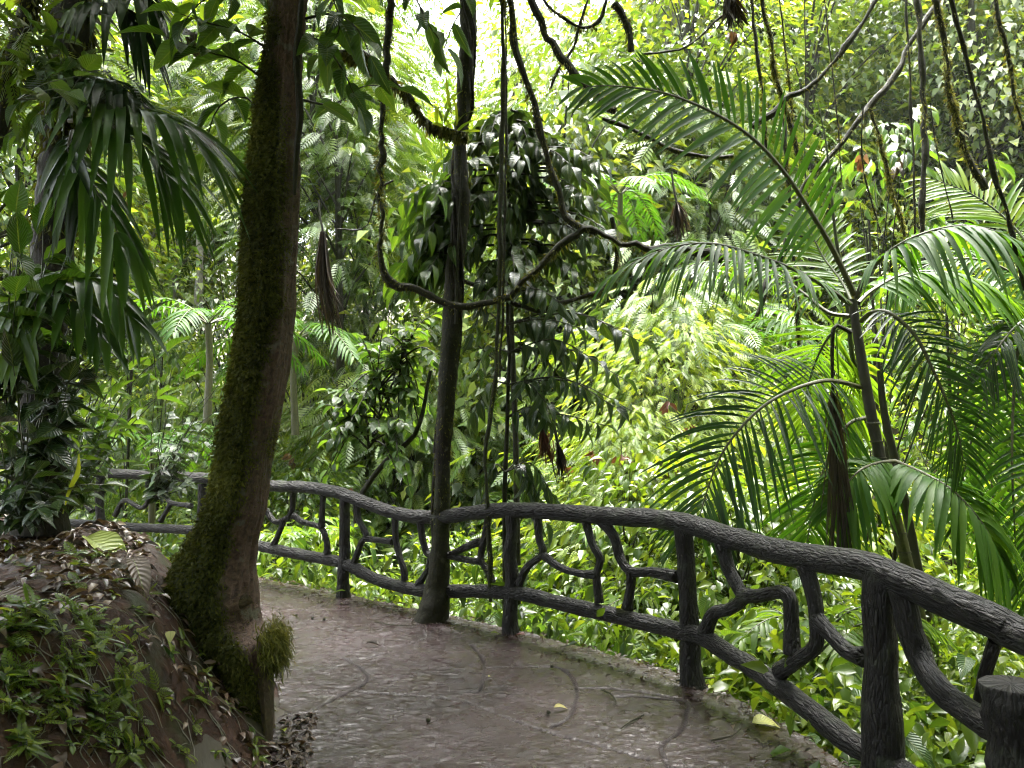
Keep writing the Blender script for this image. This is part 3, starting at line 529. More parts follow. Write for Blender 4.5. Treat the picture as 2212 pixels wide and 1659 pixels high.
frond(PP([(2285,720),(2230,690),(2170,760),(2120,880),(2085,1010),(2070,1130)],[6.2,6.1,6,5.9,5.9,5.9]),palm2,pd,40,.45,.024,V(-.2,-1,.3),(76,40),.3,.012,.15,24)
frond(PP([(2285,700),(2220,740),(2150,850),(2140,1000),(2150,1120),(2165,1230)],[6.2,6.4,6.5,6.5,6.5,6.5]),palm2,pm,40,.5,.024,V(0,-1,.3),(76,40),.3,.012,.15,25)
frond(PP([(2285,690),(2200,600),(2110,560),(2010,570),(1930,620)],[6.2,6.3,6.4,6.5,6.6]),palm2,pm,36,.5,.026,V(0,-.7,.7),(72,38),.6,.012,.15,26)
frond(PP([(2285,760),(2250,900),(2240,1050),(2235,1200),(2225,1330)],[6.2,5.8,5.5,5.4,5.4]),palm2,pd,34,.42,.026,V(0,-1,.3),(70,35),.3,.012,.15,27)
# generic small palm (a mesh set that gets copied)
def make_palm(name,label,group,nf,H,FL,seed,mats,nl=22,W=.035,LL=.32,stemr=.04,arch=1.):
    t=thing(name,label,'palm',(0,0,0),group); rng=R(seed)
    m=MB(); tube(m,np.array([[0,0,-.3],[.02,.03,H*.5],[0,0,H]]),[stemr*1.3,stemr,stemr],8,12,.004,20); obj('stem',m,mats[1],t)
    for k in range(nf):
        az=2*pi*k/nf+rng.normal(0,.2); el=rng.uniform(.35,1.25); L=FL*rng.uniform(.8,1.15); s=np.linspace(0,1,7)
        hor=V(cos(az),sin(az),0); r=np.array([V(0,0,H)+hor*(L*cos(el)*x+.25*L*x*x*sin(el))+V(0,0,1)*(L*sin(el)*x-arch*.75*L*x*x) for x in s])
        frond(r,t,mats,nl,LL,W,V(0,0,1)-hor*.2,(72,35),.5,.008,.15,seed*50+k,4)
    return t
FAR=[]
p1=make_palm('small_palm','small palm with an arching crown of fronds growing in the gully beyond the railing','small palms in the gully',9,.9,1.5,3,(M['palm'],M['pstem']))
p2=make_palm('small_palm','low bright green palm with spreading fronds growing in the gully beyond the railing','low bright palms in the gully',7,.25,1.1,4,(M['palmy'],M['stem']),20,.035,.3,.02)
p3=make_palm('feather_palm','large pale feather-leaved palm standing far off on the misty slope','far palms on the slope',11,2.6,3.2,5,(M['far'],M['bark3']),26,.06,.7,.1)
def at(root,u,v,d,rz,sc,first,H=0,label=None):
    q=P(u,v,d)-V(0,0,H*sc)
    if first: root.location=tuple(q); root.rotation_euler=(0,0,rz); root.scale=(sc,)*3; 
    else: root=dup(root,q,rz,sc)
    if label: root['label']=label
    return root
at(p1,450,700,9.5,.4,1.0,1,.9,'small palm with arching silver-topped fronds between the mossy trunk and the left-hand shrubs')
at(p1,640,735,11,2,1.1,0,.9,'small palm half hidden behind the right side of the mossy trunk')
at(p1,330,960,9,1,.8,0,.9,'small palm with an upright frond behind the far left stretch of railing')
at(p1,1600,740,11,2.2,1.2,0,.9,'dark small palm on the slope above the lime green shrub')
at(p1,1340,420,12,.6,1.0,0,.9,'small palm behind the large diagonal palm frond')
at(p2,1400,1170,8.0,.2,1.0,1,.25,'bright low palm just above the top rail, below the lime green shrub')
at(p2,1650,1190,8.2,1.6,1.0,0,.25,'yellow-green low palm between the palm stems and the top rail')
at(p2,1440,1330,7.0,2.6,1.0,0,.25,'low palm seen through the railing panel left of its second nearest post')
at(p2,1760,1420,5.6,.9,1.1,0,.25,'low palm with hanging fronds seen through the railing panel beside its nearest tall post')
at(p2,640,1190,8.6,2.1,.9,0,.25,'low palm seen through the railing just right of the mossy trunk')
at(p2,1200,1420,7.2,2.9,.8,0,.25,'low palm at ground level below the bottom rail')
for k,(u,v,d,s) in enumerate([(430,450,22,1.),(380,500,24,1.1),(520,480,20,.8),(790,420,22,.9),(880,330,26,1.),(2150,260,18,1.1),(2190,420,17,.9),(1560,650,17,.7),(1490,700,16,.7)]):
    at(p3,u,v,d,k*1.3,s,k==0,2.6)

# ------------------------------------------------------------------ mid tree and climbers
MD=6.1
mid=thing('slender_tree','slender bare-stemmed tree with a flared foot standing against the middle of the railing','tree',G(928,1345))
O=np.array(mid.location)
C_=[(1012,-260),(1010,-120),(1010,0),(1012,75),(1003,168),(1001,231),(995,276),(994,336),(997,392),(999,429),(992,504),(982,575),(979,643),(975,718),(966,830),(962,904),(957,979),(954,1091),(950,1200),(942,1290),(930,1352)]
Wd=[34,35,36,40,44,38,36,30,34,40,44,46,50,48,44,40,38,40,46,58,92]
m=MB(); tube(m,PP(C_,[MD-.1]+[MD]*10+[MD,MD,MD-.05,MD-.1])-O,np.array(Wd)*.43/FPX*MD,26,300,.022,16,4,tint=np.clip(.35+.6*fbm(np.stack([np.linspace(0,9,300)]*3,-1),1.3,2),0,.8))
tk=obj('trunk',m,M['bark2'],mid)
for kk,(a_,b_,ph) in enumerate([(2,17,0.),(6,19,2.2),(0,12,4.)]):
    w_=np.array(C_[a_:b_],float); t_=np.arange(len(w_)); w_[:,0]+=20*np.sin(t_*.8+ph); mv=MB(); tube(mv,PP(w_,list(MD-.09*np.cos(t_*.8+ph)))-O,[.008,.012,.014,.01],7,120,.006,22,kk,tint=.2); obj('creeper_stem',mv,M['bark2'],mid)
m=MB(); fuzz(m,PP(C_[1:19],MD)-O,.072,1500,.026,R(3)); obj('moss',m,M['moss'],tk)
mw,ml=MB(),MB(); rg=R(77); b0=P(1012,-260,MD)-O
for k in range(9):
    az=k*2.4; e=b0+V(cos(az)*rg.uniform(1,2.6),sin(az)*rg.uniform(1,2.6)+.4,rg.uniform(.6,2.6)); tube(mw,np.array([b0+V(0,0,-.1),b0*.5+e*.5+V(0,0,.3),e]),[.035,.02,.008],6,10)
    N=300; b=e+rg.normal(0,1,(N,3))*V(.75,.75,.35); scatter(ml,LT['o3'],b,rdir(rg,N,-50,15),rup(rg,N),rg.uniform(.12,.22,N),rg.uniform(.05,.09,N),rg.random(N))
cr=obj('crown',mw,M['bark2'],mid); obj('leaves',ml,M['green'],cr)

def climber(label,pts,d,r,moss=0,drop=.7,ln=.035,cat='vine',name='liana',leafy=0,tint=.2,seed=0):
    q=PP(pts,d); o=thing(name,label,cat,q[-1] if q[-1][2]<q[0][2] else q[0]); O=np.array(o.location); m=MB()
    qs=crom(q,max(8,int(len(q)*3))); qs[1:-1]+=R(seed+int(pts[0][0])).normal(0,r*.35,(len(qs)-2,3))
    tube(m,qs-O,r*R(seed+int(pts[0][0])+5).uniform(.7,1.3,12),9,None,r*.75,12/max(r,.008)*.012,int(pts[0][0]),tint=tint+.25*bool(moss)); s=obj('stem',m,M['bark2'],o)
    if moss: m=MB(); fuzz(m,q-O,r,moss,ln,R(int(pts[0][0])+7),drop); 
    if moss and m.v: obj('moss',m,M['moss'],s)
    if leafy:
        m=MB(); rg=R(seed+3); p=crom(q,200); i=rg.integers(0,200,leafy); scatter(m,LT['h5'],p[i]-O+rg.normal(0,.03,(leafy,3)),rdir(rg,leafy,-60,10),rup(rg,leafy,.5),rg.uniform(.08,.16,leafy),rg.uniform(.06,.1,leafy),rg.random(leafy)); obj('leaves',m,M['close'],o)
    return o
climber('mossy liana dropping left of the slender tree then swinging across it in a low loop',[(843,-40),(838,60),(835,130),(828,230),(822,330),(820,420),(828,490),(820,560),(835,600),(850,612),(900,625),(945,650),(990,660),(1050,657),(1100,635),(1150,590),(1200,540),(1250,505),(1280,497),(1330,520),(1400,540),(1470,535),(1560,560)],[5.8]*8+[5.85]*6+[5.7]*9,.028,700,.6)
climber('short mossy liana sagging in a V just right of the slender tree',[(985,590),(1007,609),(1081,639),(1156,673),(1231,650),(1305,624),(1331,580),(1328,520),(1322,470)],6.3,.02,700,.6)
climber('straight pale rope-like liana hanging from the canopy down to the top rail',[(1081,-40),(1087,150),(1085,300),(1080,450),(1082,560),(1075,700),(1070,830),(1052,950),(1050,1020),(1055,1110),(1060,1300)],5.75,.016,420,.3,.02,tint=.45)
climber('thin dark liana running close beside the pale rope-like one',[(1090,-40),(1094,200),(1092,420),(1086,640),(1080,820)],5.85,.009,80,.4,.02)
climber('mossy liana slanting from the top centre down to the looping liana',[(1093,-40),(1112,100),(1150,220),(1180,330),(1205,410),(1225,470),(1290,505)],5.7,.022,900,.7)
climber('short thick mossy liana above the tip of the large diagonal frond',[(1132,-40),(1170,50),(1190,90),(1220,130),(1255,175),(1330,240)],5.6,.024,900,.8)
climber('thin mossy liana making a shallow U at the top right of centre',[(1165,-40),(1180,10),(1230,45),(1255,60),(1290,50),(1310,0),(1318,-40)],5.9,.013,900,.9)
climber('thin twisting liana behind the tip of the large diagonal frond',[(1270,0),(1250,60),(1235,110),(1205,150),(1190,190)],6.2,.011,300,.7)
RV=[('forked dark mossy branch at the top above the large diagonal frond',[(0,20),(60,110),(75,180),(85,260)],6.0,.03,1400,.9),
('slim mossy vine hanging straight above the middle of the large frond',[(690,-60),(720,250),(750,450),(760,620),(770,760)],6.6,.014,900,.9),
('shaggy moss-hung vine, thickest of those hanging above the large frond',[(735,-60),(790,200),(810,350),(860,520),(900,650),(930,800)],6.4,.02,1800,1.),
('dark woody vine slanting up to the right above the middle of the large frond',[(1340,-40),(1250,120),(1150,270),(1000,430),(870,500),(790,580),(700,640)],6.0,.024,300,.8),
('thick dark leaning vine crossing the upper right behind the palm',[(1680,-60),(1600,70),(1500,240),(1400,400),(1300,530),(1200,650),(1080,800),(960,940),(860,1250),(720,1600)],6.9,.034,500,.8),
('dark upright vine hanging down to the right-hand palm fronds',[(1530,-60),(1545,150),(1560,400),(1570,700),(1560,1000),(1560,1150),(1570,1500)],6.8,.03,500,.8),
('thin straight vine close left of the dark upright one',[(1480,-40),(1490,250),(1500,500),(1515,800),(1520,1060),(1530,1300)],6.7,.013,200,.8),
('thick furry moss-covered vine bending at the upper right',[(1620,-60),(1640,60),(1680,250),(1690,450),(1730,580),(1760,720),(1830,880),(1880,960)],6.0,.026,2200,.7),
('long smooth slanting vine near the right edge running from top to palm frond',[(1690,-40),(1760,200),(1820,420),(1880,650),(1930,900),(1990,1080),(2020,1200),(2080,1470)],5.0,.017,140,.6),
('thin wavy vine hanging in the top right corner',[(1930,-40),(1940,100),(2000,300),(2030,500),(2080,660)],5.3,.014,600,.8),
('hair-thin vine right of the shaggy moss-hung one',[(835,-40),(870,300),(890,450),(900,620)],6.6,.008,700,1.),
('very thin straight vine crossing the dark slanting vine',[(1058,-40),(1090,250),(1130,600),(1150,900)],6.8,.008,150,.6),
('thin mossy vine dangling below the thick dark leaning vine',[(1300,560),(1370,800),(1400,950),(1450,1100),(1470,1200)],6.5,.014,1600,.9),
('thread-thin vertical vine between the hanging vines and the slanting one',[(962,-40),(970,400),(965,700),(968,900)],7.0,.006,0,.5),
('thin vine with a kink hanging beside bright heart-shaped leaves',[(1262,540),(1250,720),(1270,900),(1320,1080),(1350,1180)],6.3,.009,200,.6),
('mossy horizontal branch half hidden behind the large diagonal frond',[(-60,600),(100,660),(250,740),(430,790),(600,790)],6.4,.022,1500,.9),
('thin arching vine looping between the hanging vines at top right',[(140,275),(330,250),(430,190),(520,100),(600,50),(700,-60)],6.7,.011,250,.7),
('mossy upright stem behind the long hanging dead frond',[(860,600),(870,800),(885,1000),(905,1250),(920,1500),(935,1750)],7.2,.022,1300,.8),
('mossy stem just left of the nearer palm stem, seen below its fronds',[(1150,1250),(1190,1450),(1230,1700),(1260,1900)],7.0,.022,900,.8),
('thin drooping vine in the upper right between two mossy ones',[(1600,520),(1640,800),(1690,1000),(1720,1150)],6.6,.007,100,.6)]
for k,(lb,pt,dd_,r_,mo,dr) in enumerate(RV): climber(lb,c8(pt),dd_,r_*.78,mo*.8,dr,.028,seed=k)
climber('bare crooked twig-like liana crossing in front of the misty slope left of the slender tree',[(728,495),(790,490),(815,415),(850,390)],7.,.008,0)
# moss-hung branch left of the slender tree
climber('thin branch left of the slender tree hung with long curtains of moss',c6([(60,300),(200,305),(290,370),(380,470),(480,560),(560,690),(700,750),(800,770)]),5.9,.014,2600,1.,.09,cat='branch',name='mossy_branch')

# sapling with big dark leaves beside the slender tree
def shrub_from(label,name,cat,stem,sd,r0,branches,tm,nl,ln,wd,mat,seed,hang=.8,group=None,woody='bark2',tint=(.1,.9),spread=.8):
    q=PP(stem,sd); o=thing(name,label,cat,q[0],group); O=np.array(o.location); m=MB(); tube(m,q-O,[r0,r0*.8,r0*.5],9,None,r0*.2,20,seed); obj('trunk',m,M[woody],o)
    mw,ml=MB(),MB()
    for k,(pt,dd_) in enumerate(branches): branchlets(mw,ml,PP(pt,dd_)-O,r0*.35,tm,nl,ln,wd,R(seed*100+k),hang,spread,tint=tint)
    cr=obj('crown',mw,M[woody],o); obj('leaves',ml,M[mat],cr); return o
rg=R(21); brs=[]
for (u0,v0),lst in [((1097,700),[(1180,720),(1260,690),(1340,690),(1390,720),(1230,760)]),((1100,760),[(1200,780),(1290,760),(1350,800),(1010,800)]),((1098,830),[(1180,850),(1280,830),(1330,860),(1370,870),(1020,880)]),((1096,900),[(1190,890),(1260,910),(1310,900)]),
    ((1092,1020),[(1140,1050),(1200,1060),(1040,1040),(1180,1110)]),((1096,640),[(1160,610),(1220,640),(1020,700),(1060,610)])]:
    for (u1,v1) in lst:
        d1=6.2+rg.normal(0,.3); brs.append(([(u0,v0),((u0+u1)/2,min(v0,v1)-14+rg.normal(0,8)),(u1,v1+20)],[6.2,(6.2+d1)/2,d1]))
shrub_from('thin dark-stemmed sapling with large drooping dark leaves right of the slender tree','leafy_sapling','tree',[(1092,1420),(1090,1091),(1092,1016),(1096,904),(1098,830),(1100,755),(1096,699),(1098,600)],6.25,.022,brs,'o5b',9,.165,.07,'dark',31,.9)
brs=[]
for k in range(95):
    a=rg.uniform(0,2*pi); rr_=math.sqrt(rg.random()); u=1125+215*rr_*cos(a); v=445+185*rr_*sin(a); d1=6.7+rg.normal(0,.4)
    brs.append(([(1100+(u-1100)*.3,v-30),((1100+u)/2+(u-1100)*.2,v-25),(u,v+10)],[6.6,6.6+(d1-6.6)*.5,d1]))
shrub_from('bushy dark-leaved small tree filling the space behind the slender tree at mid height','bushy_tree','tree',[(1120,1420),(1115,1000),(1105,700),(1100,450),(1098,270)],6.8,.03,brs,'o5b',10,.16,.08,'dark',32,.45,tint=(.1,1))
brs=[]
for k in range(34):
    u=rg.uniform(850,985); v=rg.uniform(390,620); d1=6.3+rg.normal(0,.25); brs.append(([(990,v-30),((990+u)/2,v-35),(u,v+10)],[6.2,6.25,d1]))
shrub_from('climbing plant with broad dark and green leaves clinging to the left of the slender tree','climbing_plant','plant',[(985,700),(988,560),(995,420),(998,330)],6.0,.014,brs,'o5b',8,.18,.075,'close',33,.7,tint=(0,.8))
brs=[]
rg=R(23)
for k in range(46):
    u=rg.uniform(690,960); v=rg.uniform(660,1040); t_=rg.uniform(.2,.9); u0=770+t_*120; v0=1040-t_*330; d1=7.3+rg.normal(0,.35); brs.append(([(u0,v0),((u0+u)/2,(v0+v)/2-20),(u,v+10)],[7.3,7.3,d1]))
shrub_from('slanting shrub with many round green leaves between the mossy trunk and the slender tree','round_leaved_shrub','shrub',[(770,1130),(775,1080),(830,1000),(900,930),(930,800)],7.3,.03,brs,'o5',11,.12,.075,'close',34,.45,tint=(.15,1))
clumpy('tuft of strap-leaved epiphyte perched on a knot of the slender tree','epiphyte','plant',(972,300),6.0,[(955,240,5.9),(962,228,6.),(975,235,6.),(945,262,5.9),(985,262,5.95)],'s5',2,.26,.03,'green',61,-.3,.006,(.5,1),.3) if False else None
# dead hanging fronds
def deadfrond(label,u,v0,v1,d,w,seed,mat='brown'):
    a=P(u,v0,d); o=thing('dead_frond',label,'dead frond',a); O=a; rg=R(seed); m=MB(); N=70; L=(v1-v0)/FPX*d
    for k in range(N):
        x=rg.normal(0,w*.35); y=rg.normal(0,w*.3); q=np.array([a+V(x*.25,y*.3,0),a+V(x*.8+.02,y,-L*.4)+rg.normal(0,.02,3),a+V(x*1.3+L*.1,y,-L*rg.uniform(.5,1.02))+rg.normal(0,.03,3)*V(1,1,0)])
        p=crom(q,8); wv=nrm(V(rg.normal(0,1),rg.normal(0,1),0))*.0085*w/.1*rg.uniform(.5,1.6); hw=np.interp(np.linspace(0,1,8),[0,.3,.8,1],[.4,1,.8,.1])[:,None]
        vv=np.stack([p-wv*hw,p+V(0,.012,0),p+wv*hw],1); i=np.arange(7)[:,None]*3+np.arange(2)[None]
        m.add((vv-O).reshape(-1,3),np.stack([i,i+1,i+4,i+3],-1).reshape(-1,4),np.tile([[0,.5],[.5,.5],[1,.5]],(8,1)),rg.uniform(.0,.75))
    obj('leaves',m,M[mat],o); m=MB(); tube(m,np.array([a+V(-.05,.02,.35),a+V(-.03,0,.15),a,a+V(.01,0,-L*.5)])-O,[.012,.014,.01],6,10); obj('stalk',m,M['bark2'],o)
deadfrond('large dead brown frond hanging against the misty slope right of the mossy trunk',697,500,760,8.5,.12,1)
deadfrond('pinkish dead leaf hanging beside the sapling stem above the top rail',1172,920,1010,6.6,.06,2,'red')
deadfrond('dark withered leaf with a red tip hanging right of the sapling stem',1205,960,1045,6.5,.06,3)
deadfrond('shrivelled dark frond hanging on the slope above the mossy loop end',1462,440,520,8.5,.12,4)
deadfrond('dark withered leaf cluster hanging at the top edge right of centre',1575,-20,70,6.5,.12,5)
# ------------------------------------------------------------------ left side
ltree=thing('epiphyte_tree','dark tree trunk at the far left wrapped in hanging plants','tree',P(100,1100,4.9))
O=np.array(ltree.location)
m=MB(); tube(m,PP([(185,-260),(165,-60),(150,120),(135,320),(115,500),(95,800),(85,1150)],4.9)-O,[.13,.13,.12,.12,.12,.13,.16],18,160,.03,7,3,tint=.15); tk=obj('trunk',m,M['bark2'],ltree)
m=MB(); tube(m,PP([(75,-60),(50,60),(25,150),(0,260),(-60,420)],4.4)-O,[.045,.05,.055,.06],12,60,.015,9,3,tint=.3); b_=obj('branch',m,M['bark2'],ltree); m=MB(); fuzz(m,PP([(75,-60),(50,60),(25,150),(0,260)],4.4)-O,.055,2500,.05,R(9),.8); obj('moss',m,M['moss'],b_)
m=MB(); fuzz(m,PP([(165,-60),(150,120),(135,320),(115,500)],4.9)-O,.13,4500,.09,R(10),.9,.15,(0,.4)); obj('moss',m,M['moss'],tk,label='dark hanging roots and moss')
mw,ml=MB(),MB(); rg=R(78); b0=P(185,-260,4.9)-O
for k in range(12):
    az=k*2.4; e=b0+V(cos(az)*rg.uniform(1,3.2)-.5,sin(az)*rg.uniform(1,3.)-1,rg.uniform(.5,2.8)); tube(mw,np.array([b0,b0*.5+e*.5+V(0,0,.3),e]),[.05,.03,.01],6,10)
    N=420; b=e+rg.normal(0,1,(N,3))*V(.95,.95,.4); scatter(ml,LT['o3'],b,rdir(rg,N,-50,15),rup(rg,N),rg.uniform(.15,.28,N),rg.uniform(.07,.12,N),rg.random(N))
cr=obj('crown',mw,M['bark2'],ltree); obj('leaves',ml,M['green'],cr)
def clumpy(label,name,cat,root,rd,cl,tm,nl,ln,wd,mat,seed,hang=.5,r0=.012,tint=(.05,.9),spread=.9,woody='stem'):
    o=thing(name,label,cat,P(*root,rd)); O=np.array(o.location); rg=R(seed); mw,ml=MB(),MB()
    for k,(u,v,d) in enumerate(cl):
        e=P(u,v,d)-O; s=rg.normal(0,.05,3); mid_=e*.55+V(0,0,.12*np.linalg.norm(e))*.5+s
        branchlets(mw,ml,np.array([V(0,0,0),mid_,e]),r0*.5,tm,nl,ln,wd,rg,hang,spread,tint=tint)
    obj('stem',mw,M[woody],o); obj('leaves',ml,M[mat],o); return o
J=lambda lst,k,s,seed:[(u+a*s,v+b*s,d+c*.15) for (u,v,d) in lst for a,b,c in R(seed).normal(0,1,(k,3))]
clumpy('climbing vine with glossy oval leaves high on the dark left trunk','climbing_plant','plant',(150,210),4.4,J([(60,40,4.2),(110,60,4.1),(150,30,4.2),(60,130,4.1),(120,150,4.0),(170,110,4.1),(60,210,4.1),(110,230,4.0),(30,280,4.2)],2,18,1),'o8',6,.13,.055,'close',51,.5,.008,(.0,.9))
clumpy('bright heart-leaved sprig lit against the dark left trunk','climbing_plant','plant',(40,215),3.9,[(165,165,3.8),(150,200,3.75),(185,150,3.8)],'h5',3,.15,.09,'close',52,.3,.007,(.8,1.0))
lp=thing('strap_leaved_palm','dark palm with broad drooping pleated fronds hanging from the left trunk','palm',P(150,250,4.5))
dk=(M['strapdark'],M['pstem']); pk=(M['strap'],M['pstem'])
frond(PP(c4([(400,660),(520,615),(700,610),(880,650),(1000,700),(1085,775)]),[4.4,4.25,4.1,4.,3.95,3.95]),lp,pk,12,.62,.05,V(.1,-.3,1),(48,14),.6,.009,.25,30,7,(.1,.6),(.8,1,1,.8))
frond(PP(c4([(400,700),(560,690),(720,770),(870,880),(970,1010)]),[4.4,4.2,4.05,4,3.95]),lp,pk,11,.55,.05,V(.1,-.3,1),(42,12),.7,.009,.25,31,7,(.0,.5),(.8,1,1,.7))
frond(PP(c4([(390,900),(470,960),(560,1110),(650,1280),(710,1420)]),[4.4,4.2,4.1,4.05,4.]),lp,pk,10,.42,.055,V(.2,-.6,.8),(40,14),.8,.009,.12,32,7,(.1,.7),(.8,1,1,.7))
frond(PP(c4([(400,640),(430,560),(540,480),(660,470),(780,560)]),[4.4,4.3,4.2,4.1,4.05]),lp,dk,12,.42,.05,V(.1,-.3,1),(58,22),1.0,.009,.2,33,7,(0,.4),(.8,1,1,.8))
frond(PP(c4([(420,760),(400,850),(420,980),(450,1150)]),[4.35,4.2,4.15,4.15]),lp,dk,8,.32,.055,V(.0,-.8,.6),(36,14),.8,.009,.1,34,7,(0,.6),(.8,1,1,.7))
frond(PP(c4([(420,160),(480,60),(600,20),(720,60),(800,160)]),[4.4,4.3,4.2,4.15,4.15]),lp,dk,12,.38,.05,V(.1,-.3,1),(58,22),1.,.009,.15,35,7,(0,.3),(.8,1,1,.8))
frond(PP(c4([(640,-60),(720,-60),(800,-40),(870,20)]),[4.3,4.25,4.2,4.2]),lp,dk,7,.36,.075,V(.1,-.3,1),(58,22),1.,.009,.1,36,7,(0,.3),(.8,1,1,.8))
clumpy('lacy fern clump growing high on the dark left trunk','fern','fern',(170,150),4.4,[(200,120,4.3),(240,130,4.2),(260,160,4.2),(220,175,4.2),(180,185,4.2),(150,160,4.2)],'fern',4,.3,.3,'dark',71,.5,.006,(.3,1),.5)
clumpy('tuft of strap-leaved epiphyte perched on a knot of the slender tree','epiphyte','plant',(972,305),6.0,[(955,250,5.9),(962,238,6.),(975,245,6.),(945,270,5.9),(985,272,5.95)],'s5',3,.2,.03,'green',61,-.2,.006,(.5,1),.4)
clumpy('trailing fern on the branch in the top left corner','fern','fern',(40,90),4.3,[(20,40,4.2),(70,90,4.2),(20,160,4.2),(90,30,4.3),(-10,100,4.2)],'fern',4,.28,.28,'green',72,.5,.006,(.3,1),.5)
lp2=thing('low_palm','low palm with wide folded green fronds arching right from the left-hand shrubs','palm',P(70,640,4.8))
frond(PP(c5([(170,390),(330,370),(460,390),(600,470),(700,590)]),[4.7,4.5,4.4,4.35,4.35]),lp2,pk,11,.4,.06,V(.1,-.4,1),(50,20),.7,.009,.25,37,7,(.3,.8),(.9,1,.9,.6))
frond(PP(c5([(150,400),(250,420),(370,500),(480,590),(550,690)]),[4.7,4.5,4.4,4.35,4.3]),lp2,pk,11,.36,.06,V(.1,-.4,1),(50,20),.7,.009,.2,38,7,(.3,.9),(.9,1,.9,.6))
frond(PP(c5([(150,420),(120,480),(110,600),(120,740)]),[4.7,4.5,4.4,4.35]),lp2,pk,9,.34,.055,V(0,-.8,.6),(40,18),.8,.009,.15,39,7,(.5,1),(.9,1,.9,.6))
clumpy('large-leaved shrub with wet grey-shining leaves at the left edge below the drooping palm','broad_leaved_shrub','shrub',(20,900),4.6,J([(30,470,4.2),(90,500,4.3),(150,540,4.3),(40,560,4.2),(130,470,4.4),(30,650,4.2),(90,640,4.4)],2,20,2),'o8',5,.24,.11,'close',53,.55,.012,(0,.7))
clumpy('shrub with heavy dark hanging leaves lower at the left edge','broad_leaved_shrub','shrub',(60,1050),4.7,J([(60,720,4.4),(130,700,4.4),(170,720,4.5),(40,800,4.3),(110,820,4.4),(160,830,4.4),(230,780,4.6),(270,740,4.6)],2,20,3),'h5',5,.2,.13,'dark',54,.7,.012,(0,.8))
clumpy('dense small-leaved bush between the left bank and the far railing','bush','shrub',(140,1120),5.2,J([(60,900,4.9),(130,920,5.),(200,900,5.2),(250,940,5.3),(60,980,4.9),(130,1000,5.),(30,1040,4.8),(220,860,5.3),(280,890,5.4),(180,970,5.2)],4,30,4),'l5',7,.14,.055,'close',55,.5,.01,(0,.9))
clumpy('dark leafy undergrowth bush at the left edge on the bank top','bush','shrub',(30,1130),4.4,J([(20,930,4.3),(40,1010,4.3),(80,1060,4.4),(30,1090,4.2),(130,1060,4.6),(180,1040,4.8)],4,26,5),'o5',7,.12,.06,'dark',56,.5,.01,(0,.9))
clumpy('branching shrub with long green leaves reaching right above the far railing','branching_shrub','shrub',(150,1080),5.6,[(230,700,5.3),(310,730,5.4),(360,760,5.5),(280,800,5.4),(340,860,5.6),(240,860,5.4),(400,820,5.8)],'l5',8,.2,.07,'close',57,.3,.012,(.5,1),woody='bark2')
clumpy('loose twiggy shrub with small leaves left of the mossy trunk','twiggy_shrub','shrub',(330,1080),7.4,J([(340,820,7),(400,860,7),(440,900,7.2),(380,930,7),(430,980,7.2),(320,960,7),(360,1000,7.2),(460,820,7.2)],4,28,6),'o5',7,.12,.06,'dark',58,.5,.012,(0,.9),woody='bark2')
# long pendant yellow leaf over the railing
q=PP([(170,980),(168,1020),(150,1060),(135,1110)],4.6); o=thing('pendant_leaf','long yellow-green leaf blade drooping in front of the far left railing','leaf',q[0]); m=MB(); p=crom(q,14); hw=np.interp(np.linspace(0,1,14),[0,.4,1],[.004,.02,.002])[:,None]; i=np.arange(13)[:,None]*3+np.arange(2)[None]
m.add((np.stack([p-V(1,0,.2)*hw,p+V(0,.01,0),p+V(1,0,.2)*hw],1)-q[0]).reshape(-1,3),np.stack([i,i+1,i+4,i+3],-1).reshape(-1,4),np.tile([[0,.5],[.5,.5],[1,.5]],(14,1)),.9); obj('blade',m,M['lime'],o)

# ------------------------------------------------------------------ vegetation beyond the railing
def frustum_pts(rg,n,dmin,dmax,fmin,fmax,b0=-38,b1=38,pw=1.0):
    b=np.radians(rg.uniform(b0,b1,n*6)); d=dmin+(dmax-dmin)*rg.random(n*6)**pw; x=d*np.tan(b); y=d; f=-sdist(FEN,x,y); k=(f>fmin)&(f<fmax); x,y=x[k][:n],y[k][:n]; return np.stack([x,y,ground_z(x,y)],-1)
rg=R(101)
def cover(name,label,n,area,leafs,matnames,h,seed,lt='o3',per=9,spread=.16):
    rg=R(seed); c=frustum_pts(rg,n,*area); keep=rg.random(len(c))<np.clip(.75+.9*fbm(c*V(1,1,0),.8,2),.15,1); c=c[keep]
    hh=h*(.35+rg.random(len(c)))*(1+.6*fbm(c*V(1,1,0),.5,2)); mb=MB()
    c=np.repeat(c,per,0); hh=np.repeat(hh,per); N=len(c); zz=rg.random(N)**.6
    o=rg.normal(0,1,(N,3))*V(spread,spread,.05)*(.4+zz[:,None]); b=c+o+V(0,0,1)*(zz*hh)[:,None]
    dr=nrm(np.stack([o[:,0],o[:,1],np.zeros(N)],-1)+V(0,0,-.02)+rg.normal(0,.35,(N,3))); dr[:,2]-=.25
    l=rg.uniform(*leafs,N); tn=np.clip(.5+.45*fbm(c,.6,2)+rg.normal(0,.22,N),0,1)
    scatter(mb,LT[lt],b,dr,rup(rg,N,.45),l,l*rg.uniform(.38,.6,N),tn); o=struct(obj(name,mb,M[matnames]),'stuff'); o['label']=label; return o
cover('near_undergrowth','tangle of broad-leaved undergrowth on the drop just beyond the railing',2600,(2.6,13,.3,4.5),(.06,.15),'green',.7,61,'l3',8)
cover('fern_undergrowth','feathery ferns and fine-leaved herbs on the drop beyond the railing',700,(2.6,14,.5,6),(.25,.5),'green',.5,65,'fern',5,.1)
cover('broad_leaved_herbs','scattered broad-leaved herbs standing among the finer undergrowth beyond the railing',330,(2.6,12,.4,5),(.12,.24),'close',.8,66,'h5',5,.12)
cover('bright_undergrowth','bright yellow-green undergrowth in the gully beyond the railing',3600,(4,17,1.6,9),(.05,.12),'yellow',1.1,62,'o3',10)
